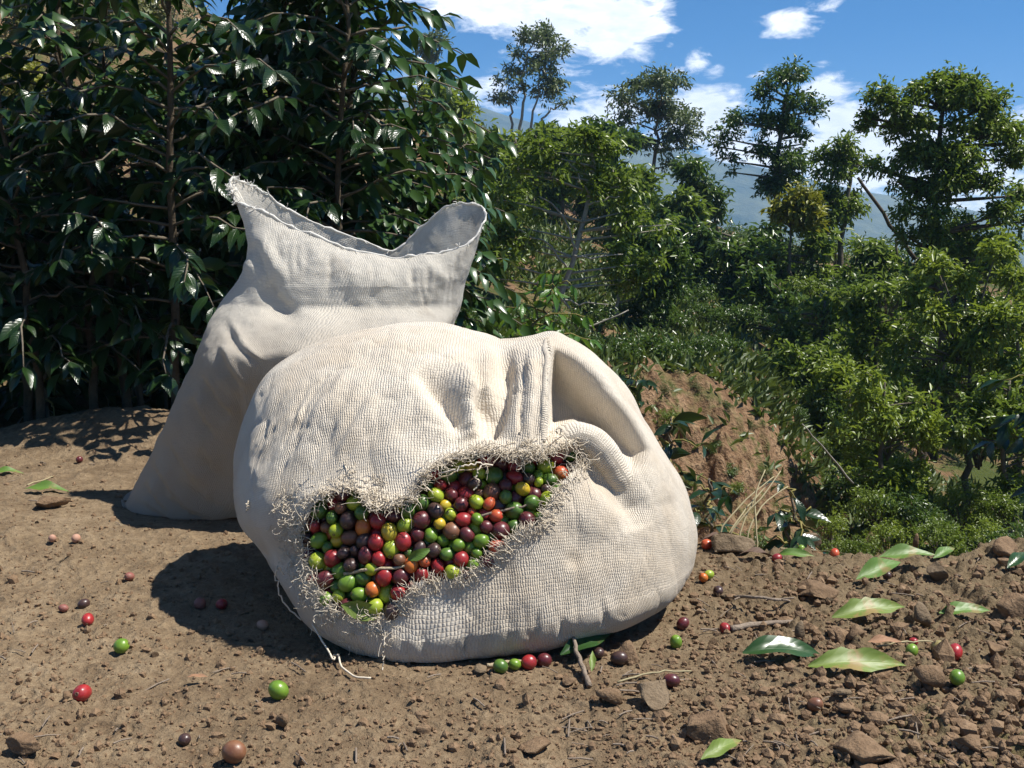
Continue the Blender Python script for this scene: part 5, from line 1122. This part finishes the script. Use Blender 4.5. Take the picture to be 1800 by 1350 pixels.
# ------------------------------------------------------------------ things lying on the ground
def ground_pt(px, py):
    p = gnd(px, py)
    for _ in range(3): p = gnd(px, py, float(ground_h(np.array([p[0]]), np.array([p[1]]))[0]))
    return p
def build_ground_things():
    rg = np.random.default_rng(31)
    # single cherries
    for px, py, s, c, lab in [
        (155, 1091, 1.0, 'red', 'glossy red cherry alone on bare ground at the left, above the green one'), (214, 1138, 1.0, 'green', 'bright green cherry on bare ground at the left'), (145, 1223, 1.22, 'red', 'large dusty red cherry near the left lower corner beside a dark pebble'),
        (490, 1218, 1.25, 'green', 'large green cherry in front of the torn sack shadow'), (228, 1014, 0.85, 'dusty', 'dusty pink red cherry just left of the shadow'), (148, 1063, 0.9, 'dark', 'dark purple cherry just above the glossy red one at the left'), (112, 1070, 0.7, 'dusty', 'small dusty dark cherry at the far left'),
        (412, 1328, 1.25, 'brown', 'big dull brown cherry at the bottom picture edge'), (325, 1303, 0.7, 'dark', 'tiny blackened cherry near the bottom edge at the left'), (880, 1174, 0.95, 'deepgreen', 'deep green cherry touching the torn sack front, leftmost in the short row'), (905, 1170, 0.82, 'green', 'smaller green cherry second in the short row at the sack front'),
        (930, 1167, 1.0, 'red', 'bright red cherry in the short row at the sack front'), (957, 1163, 0.95, 'maroon', 'purple maroon cherry ending the short row at the sack front'), (1200, 1098, 0.95, 'maroon', 'dark red cherry right of the sack, farther than the green one'), (1274, 1106, 0.85, 'red', 'red cherry resting against a dry stick right of the sack'),
        (1188, 1131, 1.0, 'green', 'vivid green cherry alone on dirt right of the torn sack'), (1180, 1200, 1.0, 'maroon', 'maroon cherry sitting behind the big angular stone'), (1242, 957, 1.0, 'scarlet', 'pale red cherry at the yard edge against the sack side'), (1246, 1011, 0.85, 'lime', 'yellow green cherry close to the sack right side'),
        (1236, 1016, 0.75, 'orange', 'small orange cherry beside a yellow green one by the sack'), (1262, 1040, 0.85, 'dark', 'dark purple cherry in crumbly soil right of the sack'), (1467, 973, 0.95, 'scarlet', 'red cherry on the far yard edge between thin straws'), (1408, 962, 0.95, 'green', 'green cherry on the far yard edge'), (1366, 981, 0.9, 'red', 'red cherry under the far leaf near the curled dead leaf'),
        (1602, 1146, 0.9, 'green', 'green cherry by the tan leaf scrap at the right'), (1652, 1145, 1.25, 'olive', 'big yellowish dull cherry touching a crimson one'), (1678, 1149, 1.12, 'red', 'crimson cherry touching a dull yellowish one at the right'), (1682, 1194, 0.95, 'green', 'olive green cherry right of the yellow green fallen leaf'), (1605, 1130, 0.7, 'red', 'small red cherry half hidden behind a green one at right'),
        (1088, 1160, 1.1, 'dark', 'blackish cherry beside the dark leaf under the sack'), (1052, 1150, 0.9, 'dark', 'shrivelled dark cherry between leaf and twig under the sack'), (1432, 1242, 0.9, 'brown', 'brown cherry in the stony dirt below the fallen leaves'), (134, 946, 0.8, 'pale', 'pale pinkish cherry at the edge of the pointed shadow'), (92, 946, 0.7, 'pale', 'pale dried cherry left of the pink one by the pointed shadow'),
        (352, 1062, 0.9, 'dusty', 'dusty dark red cherry deep inside the shadow'), (390, 1063, 0.85, 'red', 'reddish cherry inside the shadow, right of the dusty one'), (462, 1100, 0.8, 'pale', 'greyish dried cherry inside the shadow near the sack'), (140, 806, 0.85, 'maroon', 'purplish cherry on the far mound near the hedge'), (1560, 1012, 0.7, 'dark', 'tiny dark cherry beside the upper right leaves')]:
        p = ground_pt(px, py + 8 * s); o = obj('coffee_cherry', CM[c][int(rg.integers(3))]); s *= 0.93; o.scale = (s, s, s); o.location = p + np.array([0, 0, CR * 0.86 * s]); o.rotation_mode = 'QUATERNION'; o.rotation_quaternion = rand_quat(rg); tag(o, lab, 'cherry')
    # stones and clods
    def rock(wx, wy, wz, seed, mat, name, ang=True):
        bm = bmesh.new(); bmesh.ops.create_icosphere(bm, subdivisions=4 if wx > 0.02 else 2, radius=1); v = np.array([q.co for q in bm.verts]); f = np.array([[q.index for q in g.verts] for g in bm.faces]); bm.free(); r2 = np.random.default_rng(seed)
        if ang:
            for _ in range(14):
                n = unit(r2.normal(0, 1, 3)); c = r2.uniform(0.35, 0.75); dd = v @ n - c; v = v - np.where(dd > 0, dd, 0)[:, None] * n
        v = v * (1 + 0.16 * fbm(v * 1.7 + seed, 3, seed)[:, None] + 0.06 * fbm(v * 7 + seed, 3, seed + 5)[:, None])
        return make_mesh(name, v * [wx, wy, wz], f, mat)
    def put(name, lab, cat, px, py, w, h, mat, seed, sink=0.25, ang=True, group=None):
        p = ground_pt(px, py + h * 0.45); s = p[1] / FPX; wx, wz = w * s / 2 * 1.08, h * s * 0.62 * 1.05; o = obj(name, rock(wx, wx * rg.uniform(0.7, 1.0), wz, seed, mat, name, ang)); o.location = p + np.array([0, wx * 0.7, wz * (1 - sink) * 0.8]); o.rotation_euler = (0, 0, rg.uniform(-0.4, 0.4)); tag(o, lab, cat, group)
    for q in [('stone', 'largest angular grey brown stone on the ground in front of the sack', 1150, 1222, 92, 62, 'stone'), ('clod', 'crumbly clod of earth left of the largest stone', 1072, 1226, 60, 40, 'clod'), ('clod', 'broad half buried slab of earth at the bottom centre right', 1255, 1292, 150, 66, 'clod'), ('stone', 'flat dark stone at the bottom edge below the sack', 940, 1322, 78, 28, 'clod'),
              ('stone', 'upright angular brown stone between two fallen leaves', 1630, 1086, 54, 54, 'stone'), ('clod', 'brown clod in front of the far green leaves at right', 1655, 1008, 52, 40, 'stone'), ('clod', 'mossy brown lump of earth right of the curled dead leaf', 1440, 1042, 78, 40, 'clod'), ('clod', 'rounded grey lump on the yard edge beside the sack', 1290, 962, 80, 44, 'stone'), ('stone', 'small upright stone right of the red cherry with the dry stick', 1408, 1110, 30, 42, 'stone'),
              ('clod', 'reddish clod under the tip of the large fallen leaf', 1512, 1118, 52, 36, 'clod'), ('clod', 'grey clod right of the yellow green leaf', 1640, 1194, 66, 46, 'clod'), ('clod', 'earth lump below the green strip leaf on the far left', 75, 888, 72, 26, 'clod'), ('stone', 'round pebble at the front foot of the torn sack', 845, 1178, 30, 28, 'stone'), ('stone', 'pointed pebble standing on dirt below the large green cherry', 495, 1268, 34, 36, 'clod'),
              ('clod', 'dark clod on the right picture edge near the yard rim', 1785, 968, 66, 36, 'clod'), ('stone', 'pebble in the crumbly soil below the long yellow green leaf', 1492, 1252, 50, 30, 'clod'), ('stone', 'pale pebble lying below the yellow green leaf centre', 1480, 1222, 44, 22, 'stone'), ('clod', 'clod at the lower right moss patch', 1715, 1312, 60, 36, 'clod'), ('clod', 'clod at the bottom right edge of the picture in the moss', 1530, 1338, 130, 30, 'clod'), ('stone', 'dark pebble beside the large dusty red cherry', 112, 1226, 26, 26, 'clod'),
              ('stone', 'small pebble between twig and stone below the sack', 1000, 1200, 30, 22, 'clod'), ('clod', 'dark crumb of earth in front of the sack beside the leaf', 1110, 1150, 52, 44, 'clod'), ('clod', 'weathered clod on the yard edge under the straw', 1432, 955, 30, 30, 'stone'), ('clod', 'shrivelled brown lump on the yard edge below the big tree', 1536, 950, 36, 34, 'clod'), ('stone', 'reddish stub standing on the yard edge right of the brown lump', 1610, 952, 14, 30, 'clod'), ('clod', 'low cracked lump of soil at the bottom left corner', 30, 1322, 84, 40, 'clod'), ('clod', 'brown clod at the right edge behind the crimson cherry', 1760, 1145, 52, 44, 'clod'), ('clod', 'large dark clod right of the far right leaf', 1788, 1075, 76, 46, 'clod')]:
        put(q[0], q[1], q[0] if q[0] == 'clod' else 'stone', *q[2:6], M[q[6]], int(q[2] * 7 + q[3]), ang=True)
    shapes = [rock(1, 0.85, 0.62, 900 + k, M['clod' if k % 3 else 'stone'], 'clod') for k in range(10)]
    n = 0
    while n < 170:
        px = rg.uniform(0, 1800); py = rg.uniform(800, 1345); 
        if rg.random() > (0.22 + 0.78 * float(sstep(900, 1250, px))): continue
        if 190 < px < 1240 and py < 1190 and not (px < 600 and py > 1000): continue
        if px > 1230 and py < 975: continue
        p = ground_pt(px, py); w = min(25, 8 * math.exp(abs(rg.normal(0, 0.6)))) * (1.0 if px > 1000 else 0.75); s = w * p[1] / FPX / 2
        right = px > 1000; o = obj('clod', shapes[int(rg.integers(10))]); o.scale = (s, s * rg.uniform(.7, 1.1), s * rg.uniform(.6, 1.2)); o.location = p + np.array([0, 0, s * 0.22]); o.rotation_euler = (rg.uniform(-.3, .3), rg.uniform(-.3, .3), rg.uniform(0, 6.28))
        tag(o, 'small brown crumb of dry earth strewn right of the torn sack' if right else 'small crumb of earth on the smoother ground left and front of the sacks', 'clod', 'crumbs of earth right of the sack' if right else 'crumbs of earth left of the sack'); n += 1
    # finer rubble that nobody could count
    bm = bmesh.new(); bmesh.ops.create_icosphere(bm, subdivisions=1, radius=1); sv = np.array([q.co for q in bm.verts]); sf = np.array([[q.index for q in g.verts] for g in bm.faces]); bm.free(); mb = MB(); k = 0
    N_ = 19000; PX = rg.uniform(-60, 1860, N_); PY = 780 + 640 * rg.random(N_) ** 0.8; keep = rg.random(N_) < (0.55 + 0.45 * sstep(900, 1250, PX)); PX, PY = PX[keep], PY[keep]; G = gnd(PX, PY); ok = (G[:, 1] < edge_y(G[:, 0]) - 0.02); G = G[ok]; G[:, 2] = ground_h(G[:, 0], G[:, 1])
    S = 0.0012 * np.exp(rg.normal(0.2, 0.55, len(G))) * (1 + 0.6 * sstep(0.1, 0.4, G[:, 0]))
    for g, s in zip(G, S): mb.add(g + [0, 0, s * .3] + sv * s * rg.uniform(.6, 1.3, (1, 3)) * (1 + rg.normal(0, .18, (len(sv), 1))), sf, rg.random())
    tag(obj('rubble', mb.mesh('rubble', M['clod'], False)), 'fine crumbs and grit strewn over the bare earth', 'rubble', kind='stuff')
    # fallen leaves
    for px, py, l, ang, tilt, roll, mt, curl, lab in [
        (1462, 1098, 150, 0.16, 0.20, -0.5, 'fallen_yellow', 0.25, 'long yellow green fallen leaf with a raised tip, behind the upright stone'), (1650, 1090, 98, 0.12, 0.06, -0.35, 'fallen_green', 0.1, 'green fallen leaf just right of the upright stone'), (1420, 1185, 185, -0.02, 0.12, -0.55, 'fallen_yellow', 0.25, 'large wavy yellow green fallen leaf lying lowest at the right'),
        (1305, 1162, 160, 0.04, 0.16, -0.3, 'fallen_dark', 0.4, 'dark green fallen leaf arched between two yellow green ones'), (1232, 1352, 108, 0.55, 0.25, -0.4, 'fallen_yellow', 0.3, 'broad light green leaf cut by the bottom picture edge'), (985, 1165, 122, 0.55, 0.25, -0.5, 'fallen_dark', 0.2, 'dark leaf poking out from beneath the torn sack'), (1040, 1195, 44, 1.45, 0.75, 0, 'fallen_yellow', 0.15, 'small upright yellow green blade beside the dark leaf'),
        (1505, 1030, 112, 0.42, 0.3, -0.5, 'fallen_green', 0.25, 'green leaf standing on edge behind the mossy lump at right'), (1545, 990, 100, 0.0, 0.10, -0.3, 'fallen_green', 0.1, 'flat bright green leaf among the far leaves'), (1640, 992, 60, 0.5, 0.3, -0.4, 'fallen_green', 0.2, 'short leaf at the far right of the distant leaf cluster'), (1368, 985, 62, -0.4, 0.2, -0.6, 'fallen_green', 0.3, 'pale green leaf curled behind the lump near the yard edge'), (1228, 962, 110, 0.1, 0.3, 0.5, 'dead', 0.7, 'curled dead brown leaf just right of the torn sack'), (1300, 985, 80, 0.1, 0.25, 0.2, 'dead', 0.7, 'second dead brown leaf right of the curled one'),
        (1525, 1142, 62, 0.02, 0.05, -0.2, 'tan', 0.1, 'tan dry leaf scrap left of the green cherry'), (45, 868, 74, 0.08, 0.05, -0.2, 'fallen_green', 0.2, 'bright green leaf strip lying on the far left ground'), (-12, 838, 50, 0.2, 0.05, -0.2, 'fallen_green', 0.2, 'green leaf cut by the left picture edge'), (1770, 1010, 70, 0.6, 0.4, -0.2, 'fallen_dark', 0.2, 'dark leaf standing at the right picture edge'), (330, 1205, 36, 0.1, 0.05, 0, 'tan', 0.1, 'tiny tan leaf scrap on the ground at left front')]:
        p = ground_pt(px, py); L = l * p[1] / FPX * 1.05; me = leaf_mesh('leaf', M[mt], L, L * 0.33, 15, 0.5, curl * 1.5, 0.07, int(px + py), bite=(mt in ('fallen_yellow', 'dead'))); o = obj('leaf', me)
        ax = np.array([math.cos(ang), math.sin(ang) * 0.9, tilt]); nn = np.array([0.12, roll - 0.15, 1.0]); o.matrix_world = basis(ax, nn, p + np.array([0, 0, 0.009]), 1.0); tag(o, lab, 'leaf')
    # sticks, straws, stalks
    def stick(name, lab, pts, r, mat, cat, taper=0.6):
        P = smoothline(pts, 12, 0.0008, rg); V_, F_ = tube(P, np.linspace(r, r * taper, 12), 6); m = MB(); m.add(V_, F_); tag(obj(name, m.mesh(name, M[mat])), lab, cat)
    G_ = lambda x, y, h=0.004: ground_pt(x, y) + np.array([0, 0, h])
    stick('stick', 'pale peeled stick lying at the front foot of the torn sack', [G_(856, 1176), G_(905, 1173, .006), G_(952, 1168)], 0.0026, 'twig', 'stick', 0.8)
    stick('twig', 'brown twig leaning from the dark leaf towards the front', [G_(1036, 1212), G_(1020, 1180, .012), G_(1002, 1150, .03)], 0.0034, 'twig_grey', 'twig')
    stick('stick', 'grey stick lying in the crumbly soil right of the red cherry', [G_(1285, 1112), G_(1335, 1106, .007), G_(1400, 1098)], 0.0042, 'twig_grey', 'stick')
    stick('straw', 'thin straw lying along the yard edge', [G_(1372, 968), G_(1440, 973, .006), G_(1500, 980)], 0.0012, 'straw', 'straw')
    stick('straw', 'thin pale stem by the tan leaf scrap', [G_(1540, 1146, .006), G_(1590, 1140, .008), G_(1640, 1134)], 0.0012, 'straw', 'straw')
    stick('straw', 'short straw beside the maroon cherry and the largest stone', [G_(1085, 1206), G_(1150, 1198, .01), G_(1215, 1186)], 0.0012, 'straw', 'straw')
    stick('straw', 'thin straw on the left ground near the mound', [G_(48, 856), G_(95, 842, .006)], 0.0014, 'straw', 'straw')
    stick('twig', 'dark thin twig lying on the far side of the crumbly soil', [G_(1290, 1055), G_(1340, 1062, .008), G_(1400, 1064)], 0.0025, 'twig_grey', 'twig')
    for k, (x0, y0, x1, y1) in enumerate([(1268, 930, 1360, 838), (1285, 935, 1372, 828), (1300, 940, 1350, 850), (1315, 938, 1385, 855), (1330, 942, 1345, 826), (1278, 945, 1330, 870)]):
        p = at(x0, y0, 2.2); q = at(x1, y1, 2.3); mid = (p + q) / 2 + np.array([rg.normal(0, .01), 0, .012]); stick('dry_stalk', ['dry grass stalk leaning furthest right', 'tall dry grass stalk beside the leaning one', 'short dry grass stalk in the middle', 'dry grass stalk with a bent tip', 'upright dry grass stalk', 'lowest dry grass stalk near the sack'][k] + ' in the clump past the yard edge', [at(x0, y0 + 60, 2.18), p, mid, q], 0.0026, 'straw', 'stalk', 0.5)
    # litter: bits of straw and bark
    mb = MB()
    for k in range(520):
        px, py = rg.uniform(0, 1800), rg.uniform(800, 1345)
        if 220 < px < 1230 and py < 1170 or (px > 1230 and py < 975) or rg.random() > 0.3 + 0.7 * (px > 1000): continue
        p = ground_pt(px, py) + [0, 0, .003]; a_ = rg.uniform(0, 6.28); L = rg.uniform(0.006, 0.03); v = np.array([math.cos(a_), math.sin(a_), rg.normal(0, .12)]) * L; V_, F_ = tube([p, p + v * .5 + [0, 0, .001], p + v], rg.uniform(.0004, .0011), 4, False); mb.add(V_, F_, rg.random())
    tag(obj('litter', mb.mesh('litter', M['twig_grey'])), 'bits of straw and bark littering the bare earth', 'litter', kind='stuff')
build_ground_things()

# ------------------------------------------------------------------ every bush its own description: tone, patch, place in its patch
def name_bushes():
    ORD = 'first second third fourth fifth sixth seventh eighth ninth tenth eleventh twelfth thirteenth fourteenth fifteenth sixteenth'.split()
    where = {'coffee bushes on the lower terrace': 'in the row just above the bare bank', 'coffee bushes on the upper terrace': 'in the second terrace row', 'coffee bushes below the ridge': 'on the slope below the ridge', 'shrubs on the far ridge': 'on the far ridge',
             'bushes in the thicket under the right trees': 'in the thicket under the right trees', 'bushes in the gully past the yard edge': 'in the gully past the yard edge', 'bushes behind the coffee hedge': 'behind the dark coffee hedge', 'weeds on the bare earth bank': 'on the bare earth bank'}
    tone = {'tree_leaf': 'mid green', 'tree_leaf_light': 'light green', 'bush_leaf_dark': 'dark green', 'olive_leaf': 'dry olive'}
    sets = {}
    for o in COL.objects:
        if o.get('category') == 'bush' and o.get('group') in where:
            c = [q for q in o.children if q.name.startswith('crown')][0]; sets.setdefault((o['group'], tone[c.data.materials[0].name.split('.')[0]]), []).append(o)
    for (g, t), L in sets.items():
        L.sort(key=lambda o: o.location.x / o.location.y)
        for k, o in enumerate(L):
            kind = 'weed tuft' if 'weeds' in g else 'coffee bush' if 'coffee bushes' in g else 'bush'
            o['label'] = (t + ' ' + kind + ' ' + where[g]) if len(L) == 1 else (t + ' ' + kind + ', ' + ORD[k] + ' from left ' + where[g])
name_bushes()
